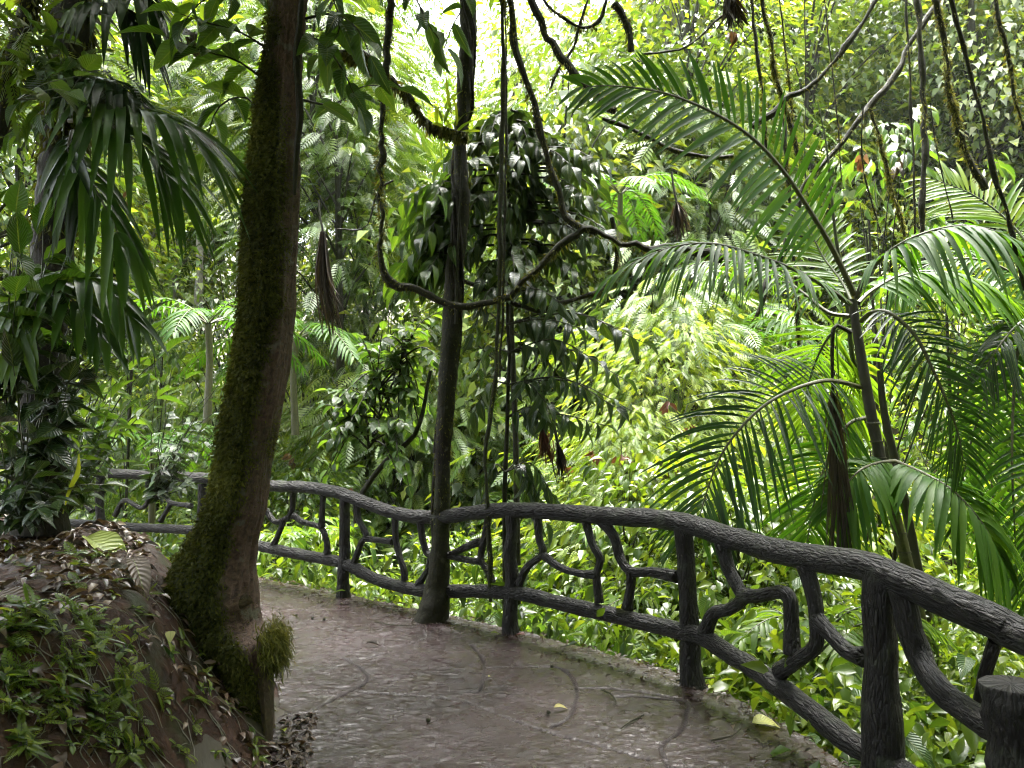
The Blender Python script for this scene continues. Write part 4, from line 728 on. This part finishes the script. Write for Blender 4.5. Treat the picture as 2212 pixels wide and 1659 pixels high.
cover('slope_undergrowth','mass of green undergrowth covering the opposite slope',9000,(9,34,4,30),(.1,.24),'far',1.2,63,'q',14,.35)
cover('pale_groundcover','pale broad-leaved groundcover on the misty slope at left',1500,(16,30,9,26,-28,-14),(.2,.36),'far',.6,64,'o3',8,.3)

def shrub_mesh(name,label,group,cat,H,Wd_,ncl,per,leaf,tm,mat,seed,trunk=.02,woody='bark2',clr=.3,hang=(-55,15),wratio=.5,lowcut=.25,flat=.6):
    rg=R(seed); o=thing(name,label,cat,(0,0,0),group); mw,ml=MB(),MB(); k_=rg.normal(0,.04,2)*H
    tube(mw,np.array([[0,0,-.3],[k_[0]*.4,k_[1]*.4,H*.4],[k_[0],k_[1],H*.85]]),[trunk,trunk*.8,trunk*.3],7,20,trunk*.25,9,seed)
    b=np.zeros((0,3)); dr=np.zeros((0,3)); tt=np.zeros(0)
    for k in range(ncl):
        az=rg.uniform(0,2*pi); zz=rg.uniform(lowcut,1); rad=Wd_*.5*math.sqrt(rg.random())*(1.05-.75*abs(zz-.5)**1.2*1.2); c=V(cos(az)*rad,sin(az)*rad,zz*H)
        s=V(k_[0]*zz*.6,k_[1]*zz*.6,max(.1,zz*.8-.12)*H); 
        if k%2==0: tube(mw,np.array([s,s*.45+c*.55+V(0,0,.04*H),c]),[trunk*.35,trunk*.22,trunk*.1],5,6)
        rr_=clr*rg.uniform(.6,1.3); n=int(per*rg.uniform(.6,1.4)); oo=rg.normal(0,1,(n,3))*V(rr_,rr_,rr_*flat); b=np.vstack([b,c+oo])
        out=nrm(oo*V(1,1,.2)+V(c[0],c[1],0)*.5); e=np.radians(rg.uniform(*hang,n)); d=out*V(1,1,0); d=nrm(d+1e-6)*np.cos(e)[:,None]+V(0,0,1)*np.sin(e)[:,None]; dr=np.vstack([dr,d])
        tt=np.concatenate([tt,np.clip(.2+.6*rg.random()+rg.normal(0,.18,n)+.12*oo[:,2]/rr_,0,1)])
    N=len(b); l=leaf*rg.uniform(.6,1.3,N); scatter(ml,LT[tm],b,dr,rup(rg,N,.4),l,l*wratio*rg.uniform(.8,1.2,N),tt)
    tr=obj('trunk',mw,M[woody],o); cr=obj('crown',ml,M[mat],o); return o
S=[]
def fam(name,label,group,cat,pts,protos,sc,rot=0):
    used=set()
    for i,(x,y,z) in enumerate(pts):
        pr=protos[i%len(protos)]; s=sc[0]+(sc[1]-sc[0])*R(i+rot*1000).random(); rz=R(i*7+rot).random()*6.28
        if id(pr) not in used: used.add(id(pr)); pr.location=(x,y,z); pr.rotation_euler=(0,0,rz); pr.scale=(s,)*3
        else: dup(pr,(x,y,z),rz,s)
def proto(n,*a,seed0=0,**k): return [shrub_mesh(*a,seed=seed0+i,**k) for i in range(n)]
lab=lambda t:t
gs='leafy green shrubs in the gully'; A=proto(4,'leafy_shrub','leafy green shrub among the many growing in the gully beyond the railing',gs,'shrub',2.3,1.7,40,34,.11,'o3','green',seed0=200,wratio=.48)
rg=R(71); pts=np.vstack([frustum_pts(rg,34,5,14,2.0,6.5),frustum_pts(rg,12,3.5,9,1.8,5,5,36)]); fam('x','',gs,'shrub',pts,A,(.6,1.15),1)
gy_='yellow-green shrubs on the near slope'; B=proto(4,'yellow_green_shrub','bright yellow-green broad-leaved shrub among those on the slope opposite',gy_,'shrub',2.4,2.2,40,40,.12,'o3','yellow',seed0=220,wratio=.42)
rg=R(72); pts=np.vstack([frustum_pts(rg,30,8,17,4,12,-2,38),frustum_pts(rg,14,9,17,5,14,-30,0)]); fam('x','',gy_,'shrub',pts,B,(.7,1.3),2)
gt='broad-leaved trees on the opposite slope'; D=[shrub_mesh('slope_tree','leafy broad-leaved tree among those rising on the opposite slope',gt,'tree',6.5,4.2,60,80,.17,'q2' if k<2 else 'o3',('far','feather','yellow','green')[k],240+k,trunk=.09,clr=.5,lowcut=.12,wratio=.5) for k in range(4)]
rg=R(73); pts=np.vstack([frustum_pts(rg,26,13,26,6,24,0,38),frustum_pts(rg,16,17,32,9,30,-36,-12)])
gap=lambda p:(np.degrees(np.arctan2(p[:,0],p[:,1]))>-10.5)&(np.degrees(np.arctan2(p[:,0],p[:,1]))<-1.2)
pts=pts[~gap(pts)]; fam('x','',gt,'tree',pts,D,(.8,1.5),3)
gv='fine-leaved trees beyond the gully'; E=proto(3,'feathery_tree','bright fine-leaved tree with feathery compound leaves standing beyond the gully',gv,'tree',6.0,4.0,48,20,.42,'p9','feather',seed0=260,trunk=.07,clr=.5,lowcut=.3,wratio=1.0,hang=(-45,5))
rg=R(74); pts=np.vstack([frustum_pts(rg,9,10,17,4.5,12,-14,-4),frustum_pts(rg,2,11,18,4.5,12,-24,-14),frustum_pts(rg,6,11,18,5,14,0,20)]); pts[gap(pts),2]-=1.2; fam('x','',gv,'tree',pts,E,(.8,1.15),4)
for k,(u,v,d,s) in enumerate([(740,330,13,1.),(700,130,14,1.05),(800,560,15,.9),(735,260,17,1.),(430,60,17,1.),(250,130,14,1.),(1200,270,17,1.),(1330,360,18,1.),(620,60,15,1.1)]):
    dup(E[k%3],P(u,v,d)-V(0,0,3.9*s),k*1.7,s)
for k,(u,v,d,s) in enumerate([(40,300,12,.9),(-60,120,10,.9),(120,380,14,.9),(1500,150,16,1.),(1750,200,17,1.1),(2000,120,18,1.1),(900,420,24,1.),(840,350,27,1.),(1110,200,22,1.),(800,120,26,1.2),(480,250,26,1.3),(380,220,27,1.4),(300,200,24,1.3),(560,150,26,1.3),(700,200,30,1.3)]):
    dup(D[k%4],P(u,v,d)-V(0,0,3.6*s),k*2.1,s)
gl='slim far trees'; Hh=proto(2,'tall_tree','tall pale-trunked tree rising far behind the others',gl,'tree',12,5.5,60,60,.3,'q2','far',seed0=280,trunk=.14,clr=.8,lowcut=.4,woody='bark3')
rg=R(75); pts=frustum_pts(rg,22,20,34,12,30); pts=pts[~gap(pts)]; fam('x','',gl,'tree',pts,Hh,(.8,1.3),5)
gz='thin understory saplings'; Z=proto(3,'thin_sapling','thin dark-stemmed understory sapling with sparse leaves beyond the railing',gz,'sapling',5.5,1.3,16,14,.15,'o3','close',seed0=320,trunk=.028,clr=.16,lowcut=.35,wratio=.4,hang=(-75,-10))
rg=R(76); pts=np.vstack([frustum_pts(rg,12,7.5,12,2.5,8,2,36),frustum_pts(rg,7,9,15,3,9,-28,0)]); bz=np.degrees(np.arctan2(pts[:,0],pts[:,1])); pts=pts[~((bz>4)&(bz<18))]; fam('x','',gz,'sapling',pts,Z,(.8,1.35),6)
# the lime green feathery shrub below the palm frond
lime=[]
L1=shrub_mesh('lime_shrub','tall lime green shrub of fine feathery leaves in the middle of the gully','','shrub',3.4,2.4,90,34,.13,'p7','lime',301,.02,'stem',clr=.28,hang=(-40,10),wratio=1.,lowcut=.1); q=P(1450,720,9.6)-V(0,0,3.3); L1.location=tuple(q)
L2=dup(L1,P(1330,900,9.0)-V(0,0,2.9),2.1,.85,'lower lime green shrub just left of the tall feathery one'); L3=dup(L1,P(1600,860,10)-V(0,0,3.0),4.0,.9,'lime green shrub half hidden behind the arching palm frond')
# scattered red and brown dead leaves caught in the foliage
for lb,u,v,d,s,mt in [('pink dead leaf caught in the lime green shrub at upper right of it',1440,875,8.4,.17,'red'),('pink curled leaf in the lime green shrub near the arching palm frond',1497,922,8.4,.17,'red'),('reddish withered leaf in the lime green shrub above the top rail',1283,978,8.2,.15,'red'),('deep red dead leaf near the middle of the lime green shrub',1345,985,8.2,.17,'red'),('brown dead leaf hanging low in the lime green shrub',1442,1010,8.2,.22,'brown'),
    ('small red leaf resting behind the top rail left of the slender tree',757,1058,6.7,.07,'red'),('red-brown dead leaf hanging in the shrub beside the mossy trunk',633,990,7.2,.14,'brown'),('red dead leaf among the drooping palm leaves at left',262,435,5.2,.1,'red'),('dry brown leaf hanging above the misty slope left of the mossy trunk',442,295,5.5,.13,'brown'),('dark purple dead leaf cluster in the branches at upper left',405,75,5.2,.17,'brown'),('pale pink dead leaf near the sapling foot',1228,1012,7.8,.13,'red'),('red leaf on the slope between the hanging vines',1860,345,7.5,.16,'red'),('brown folded dead leaf between the hanging vines at right',1938,355,7.6,.2,'brown'),('dark red leaf cluster high among the vines at top right',1590,70,6.6,.14,'red')]:
    rg=R(int(u)); a=P(u,v,d); m=MB(); N=5; scatter(m,LT['o5b'],rg.normal(0,s*.15,(N,3)),nrm(V(0,0,-1)+rg.normal(0,.6,(N,3))),nrm(V(0,-1,.3)+rg.normal(0,.4,(N,3))),s*.72*rg.uniform(.7,1.2,N),s*.3,rg.random(N)); o=obj('dead_leaf',m,M[mt]); o.location=tuple(a); tag(o,lb,'dead leaf')

rg=R(140); N=150000; b=np.stack([rg.uniform(-15,15,N),rg.uniform(-10,11,N),rg.uniform(-2,11,N)],-1)  # leaf mass out of view, added to keep light off railing and path
k=((b[:,1]<-2.2)|(np.abs(b[:,0])>.72*b[:,1]+3.2))&(np.abs(b[:,0]-.3)+.0*b[:,1]>np.where(b[:,1]<-2.2,0,3.4)); k&=(b[:,0]>-3)|(rg.random(len(b))<.12)|(b[:,1]<-2.2); k&=b[:,2]>ground_z(b[:,0],b[:,1]); b=b[k][:42000]; N=len(b); m=MB(); scatter(m,LT['q'],b,rdir(rg,N,-60,20),rup(rg,N,.6),rg.uniform(.25,.5,N),rg.uniform(.12,.24,N),rg.random(N))
o=struct(obj('shade_thicket',m,M['green']),'stuff'); o['label']='unseen forest thicket added on either side and behind the viewer to shade the path'
# ------------------------------------------------------------------ bank: seedlings, ferns, litter
def seedling(name,label,cat,group,tm,nl,ln,wd,mat,H,seed,el=(-10,50)):
    o=thing(name,label,cat,(0,0,0),group); rg=R(seed); m=MB(); tube(m,np.array([[0,0,-.03],[.005,.0,H*.6],[.0,.008,H]]),[.003,.0025,.002],5,5); obj('stem',m,M['stem'],o)
    m=MB(); z=np.linspace(.35,1,nl)*H; d=rdir(rg,nl,*el); scatter(m,LT[tm],np.stack([0*z,0*z,z],-1),d,rup(rg,nl,.25),ln*rg.uniform(.7,1.2,nl),wd*rg.uniform(.8,1.2,nl),rg.random(nl)); obj('leaves',m,M[mat],o); return o
PR=[seedling('seedling','small leafy seedling sprouting from the earth bank','seedling','seedlings on the earth bank','l5',6,.055,.022,'yellow',.05,1),seedling('seedling','small leafy seedling sprouting from the earth bank','seedling','seedlings on the earth bank','o5',5,.05,.028,'green',.045,2),
    seedling('fern','small lacy fern growing on the earth bank','fern','small ferns on the earth bank','fern',6,.095,.1,'green',.02,3,(0,50)),seedling('fern','small lacy fern growing on the earth bank','fern','small ferns on the earth bank','p7',5,.085,.1,'green',.02,4,(0,50)),
    seedling('herb','tiny bright herb with divided leaves on the earth bank','herb','bright herbs on the earth bank','p7',6,.06,.075,'yellow',.03,5,(0,40))]
rg=R(91); cnt=0; used=set()
sl=[]
while cnt<190:
    u=rg.uniform(0,560); v=rg.uniform(1120,1659); best=None
    for d in np.arange(2.2,5.6,.04):
        p=P(u,v,d)
        if p[2]<float(ground_z(p[0],p[1])): best=p; break
    if best is None or float(sdist(FOOT,best[0],best[1]))<.06: continue
    dens=.3 if (u>270 or v<1330) else 1.
    if rg.random()>dens: continue
    k=int(rg.choice(5,p=[.2,.14,.22,.2,.24])); e=.03; gx_=(float(ground_z(best[0]+e,best[1]))-best[2])/e; tilt=min(.9,max(0,-gx_*.7)); pr=PR[k]
    s=rg.uniform(.45,1.0); z=float(ground_z(best[0],best[1]))
    if k not in used: used.add(k); pr.location=(best[0],best[1],z); pr.rotation_euler=(0,tilt,rg.uniform(-.6,.6)); pr.scale=(s,)*3
    else: dup(pr,(best[0],best[1],z),rg.uniform(-.6,.6),s,None,(rg.normal(0,.15),tilt))
    cnt+=1
# litter on the bank and along the path edges
def litter(name,label,pts,lr,mat,seed,tm='o5b'):
    rg=R(seed); N=len(pts); m=MB(); scatter(m,LT[tm],pts,rdir(rg,N,-15,12),rup(rg,N,.45),rg.uniform(*lr,N),rg.uniform(lr[0]*.35,lr[1]*.45,N),rg.random(N)); o=struct(obj(name,m,M[mat]),'stuff'); o['label']=label
rg=R(92); x=rg.uniform(-4.2,-1.,20000); y=rg.uniform(2.,5.8,20000); f=sdist(FOOT,x,y); keep=(f>.03)&(rg.random(20000)<np.clip(.25+fbm(np.stack([x,y,0*x],-1),1.6,3)+.5*(f>.7),0,1)*.6); x,y=x[keep],y[keep]; pts=np.stack([x,y,ground_z(x,y)+.012],-1)
litter('leaf_litter','brown dead leaves littering the earth bank',pts,(.03,.09),'litter',1)
def edge(n,off,seed,poly=FEN,lo=.2,hi=.62):
    rg=R(seed); i=(rg.uniform(lo,hi,n)*len(poly)).astype(int); i=np.clip(i,1,len(poly)-2); t=nrm(poly[i+1]-poly[i-1]); nn=np.stack([-t[:,1],t[:,0]],-1); q=poly[i]+nn*(off[0]+(off[1]-off[0])*rg.random(n)**2)[:,None]; return np.column_stack([q,np.full(n,.012)])
okr=np.where((FEN[:,1]>2.4)&(FEN[:,1]<9))[0]; lo,hi=okr[0]/900,okr[-1]/900
litter('edge_litter','dark crumbs and bits of dead leaf along the railing foot',edge(1500,(-.1,.3),3,FEN,lo,hi),(.012,.05),'brown',2)
okr=np.where((FOOT[:,1]>3.0)&(FOOT[:,1]<4.2))[0]; e2=edge(420,(-.12,.02),4,FOOT,okr[0]/700,okr[-1]/700); litter('edge_litter','dead leaves gathered where the path meets the bank',e2,(.02,.07),'brown',3)
def bankhit(u,v):
    for d in np.arange(2.,6.,.01):
        p=P(u,v,d)
        if p[2]<float(ground_z(p[0],p[1]))+.01: return p
    return P(u,v,4)
def oneleaf(label,u,v,ln,wd,mat,tint,seed,tm='o8',z=.02,az=None,name='fallen_leaf',ground=True,tilt=.1,d=None):
    rg=R(seed); m=MB(); a=rg.uniform(0,6.28) if az is None else az
    scatter(m,LT[tm],np.zeros((1,3)),V([cos(a),sin(a),tilt]),V([.1,-.2,1.]),ln,wd,tint); o=obj(name,m,M[mat]); o.location=tuple(G(u,v,z) if d is None else bankhit(u,v)+V(0,-.02,.05)); return tag(o,label,'leaf')
oneleaf('large yellow-green fallen leaf lying on the bank left of the mossy trunk',190,1178,.44,.17,'pale',.25,1,d=3.95,az=-.6,tilt=-.12)
oneleaf('brown ribbed fallen leaf beside the large yellow-green one',290,1225,.3,.1,'brown',.8,2,d=3.9,az=-.9,tilt=-.3)
oneleaf('grey-brown ribbed dead leaf at the left edge of the bank',-5,1310,.22,.1,'brown',.9,3,d=2.9,az=-.1,tilt=-.05)
oneleaf('single pale heart-shaped leaf on the bare bank soil',372,1385,.06,.045,'pale',.9,4,'h5',d=3.55,az=-1.2,tilt=-.6)
oneleaf('small cream leaf lying alone in the middle of the path',1197,1528,.075,.035,'pale',1.,5,az=.25)
oneleaf('yellow ragged leaf lying at the path edge before the nearest tall post',1625,1562,.15,.09,'pale',.75,6,az=.1)
oneleaf('green leaf on the path near the foot of the middle post',1060,1368,.07,.03,'pale',.1,7,az=.4)
oneleaf('small yellow leaf on the path by the near post foot',1530,1487,.06,.03,'pale',.5,8,az=.7)
oneleaf('orange dead leaf in the litter pile by the trunk foot',615,1580,.06,.03,'lime',1.,9,az=2.)
oneleaf('reddish dead leaf by the foot of the middle post',1135,1372,.09,.04,'red',.2,10,az=2.6)
oneleaf('dark dead leaf strip on the path right of the moss tuft',790,1390,.1,.02,'brown',.0,11,az=.1)
oneleaf('small pale leaf fragment near the middle of the path',1055,1462,.03,.02,'pale',1.,12,az=1.)
oneleaf('small dark curled leaf on the path near the moss tuft',705,1382,.06,.025,'brown',.0,13,az=.2)
def twig(label,pts,r=.004):
    q=np.array([G(u,v,.012) for u,v in pts]); m=MB(); tube(m,q-q[0],[r,r,r*.5],6,12,r*.3,30); o=obj('twig',m,M['bark2']); o.location=tuple(q[0]); tag(o,label,'twig')
twig('thin curved twig right of the cream leaf on the path',[(1300,1490),(1320,1500),(1330,1515),(1325,1525)])
twig('forked dark twig on the path near the near post',[(1390,1545),(1360,1560),(1340,1575)])
twig('straight twig lying near the foot of the near post',[(1460,1470),(1510,1466),(1545,1464)],.006)
twig('small twig left of the slender tree foot',[(810,1343),(850,1350),(900,1352)],.004)
twig('twig on the path below the middle post',[(1210,1398),(1240,1390),(1262,1378)],.003)
twig('short stick near the bottom right of the path',[(1535,1600),(1580,1590),(1600,1575)],.004)
for k,(u,v) in enumerate([(640,1330),(675,1335),(700,1338),(925,1557),(1185,1540),(1192,1440)]):
    m=MB(); q=G(u,v,.012); tube(m,np.array([[0,0,-.008],[0,0,-.002],[0,0,.005],[0,0,.012]]),[.003,.012,.012,.003],8,7,.003,60,k); o=obj('seed_pod',m,M['bark2']); o.location=tuple(q); tag(o,['dark seed pod at the far side of the path, leftmost of three','dark seed pod in the middle of the three at the far side of the path','dark seed pod nearest the railing of the three at the far side','large dark seed pod alone on the near part of the path','dark seed pod close to the cream leaf','dark seed pod right of the curved joint in the path'][k],'seed pod')
rg=R(95); m=MB()
for k in range(150):
    u=rg.uniform(20,520); v=rg.uniform(1230,1640); p=None
    for d in np.arange(2.2,5.,.05):
        t=P(u,v,d)
        if t[2]<float(ground_z(t[0],t[1])): p=t; break
    if p is None or float(sdist(FOOT,p[0],p[1]))<.05: continue
    q=[p]; dr=nrm(V(rg.normal(0,.6),rg.normal(0,.4),-.6))
    for j in range(4):
        n_=q[-1]+dr*rg.uniform(.03,.07)+rg.normal(0,.012,3); n_[2]=float(ground_z(n_[0],n_[1]))+.008; q.append(n_)
    tube(m,np.array(q),[.0025,.002,.001],5,10)
struct(obj('fine_roots',m,M['bark3']),'stuff')['label']='fine pale roots trailing down the earth bank'

HZ=.0005
if HZ:
    m,nt_,o_=newmat('haze'); pv=nd(nt_,'VolumePrincipled'); pv.inputs['Color'].default_value=(.9,.95,.93,1); pv.inputs['Density'].default_value=HZ; pv.inputs['Anisotropy'].default_value=.3; nt_.links.new(pv.outputs[0],o_.inputs['Volume'])
    x0,x1,y0,y1,z0,z1=-95,95,-16,102,-12,34
    vv=[(x,y,z) for z in (z0,z1) for x,y in ((x0,y0),(x1,y0),(x1,y1),(x0,y1))]
    hb=MB(); hb.add(vv,[[3,2,1,0],[4,5,6,7],[0,1,5,4],[1,2,6,5],[2,3,7,6],[3,0,4,7]]); struct(obj('haze',hb,m,smooth=False),'stuff')['label']='pale humid haze hanging in the forest air'
# ------------------------------------------------------------------ light
w=bpy.data.worlds.new("World"); SC.world=w; w.use_nodes=True; nt=w.node_tree; nt.nodes.clear()
sky=nt.nodes.new('ShaderNodeTexSky'); sky.sky_type='NISHITA'; sky.sun_disc=False; EL,AZ=radians(76),radians(8)
sky.sun_elevation=EL; sky.sun_rotation=AZ; sky.air_density=1; sky.dust_density=3
hs=nt.nodes.new('ShaderNodeHueSaturation'); hs.inputs['Saturation'].default_value=.3
bg=nt.nodes.new('ShaderNodeBackground'); bg.inputs[1].default_value=.15; ow=nt.nodes.new('ShaderNodeOutputWorld')
nt.links.new(sky.outputs[0],hs.inputs['Color']); nt.links.new(hs.outputs[0],bg.inputs[0]); nt.links.new(bg.outputs[0],ow.inputs[0])
sun=bpy.data.lights.new('sun','SUN'); sun.energy=4.0; sun.angle=radians(50); sun.color=(1,.97,.91)
so=bpy.data.objects.new('sun',sun); C.objects.link(so); so.location=(0,10,30)
from mathutils import Vector
so.rotation_euler=Vector((-sin(AZ)*cos(EL),-cos(AZ)*cos(EL),-sin(EL))).to_track_quat('-Z','Y').to_euler()
vs=SC.view_settings; vs.view_transform='Standard'; vs.look='None'; vs.gamma=1; vs.exposure=3.5
cy=SC.cycles; cy.filter_width=1.1; cy.denoising_prefilter='ACCURATE'; cy.max_bounces=8; cy.diffuse_bounces=4; cy.glossy_bounces=3; cy.transmission_bounces=6; cy.sample_clamp_indirect=6; cy.use_adaptive_sampling=True; cy.adaptive_threshold=.02; cy.caustics_reflective=False; cy.caustics_refractive=False
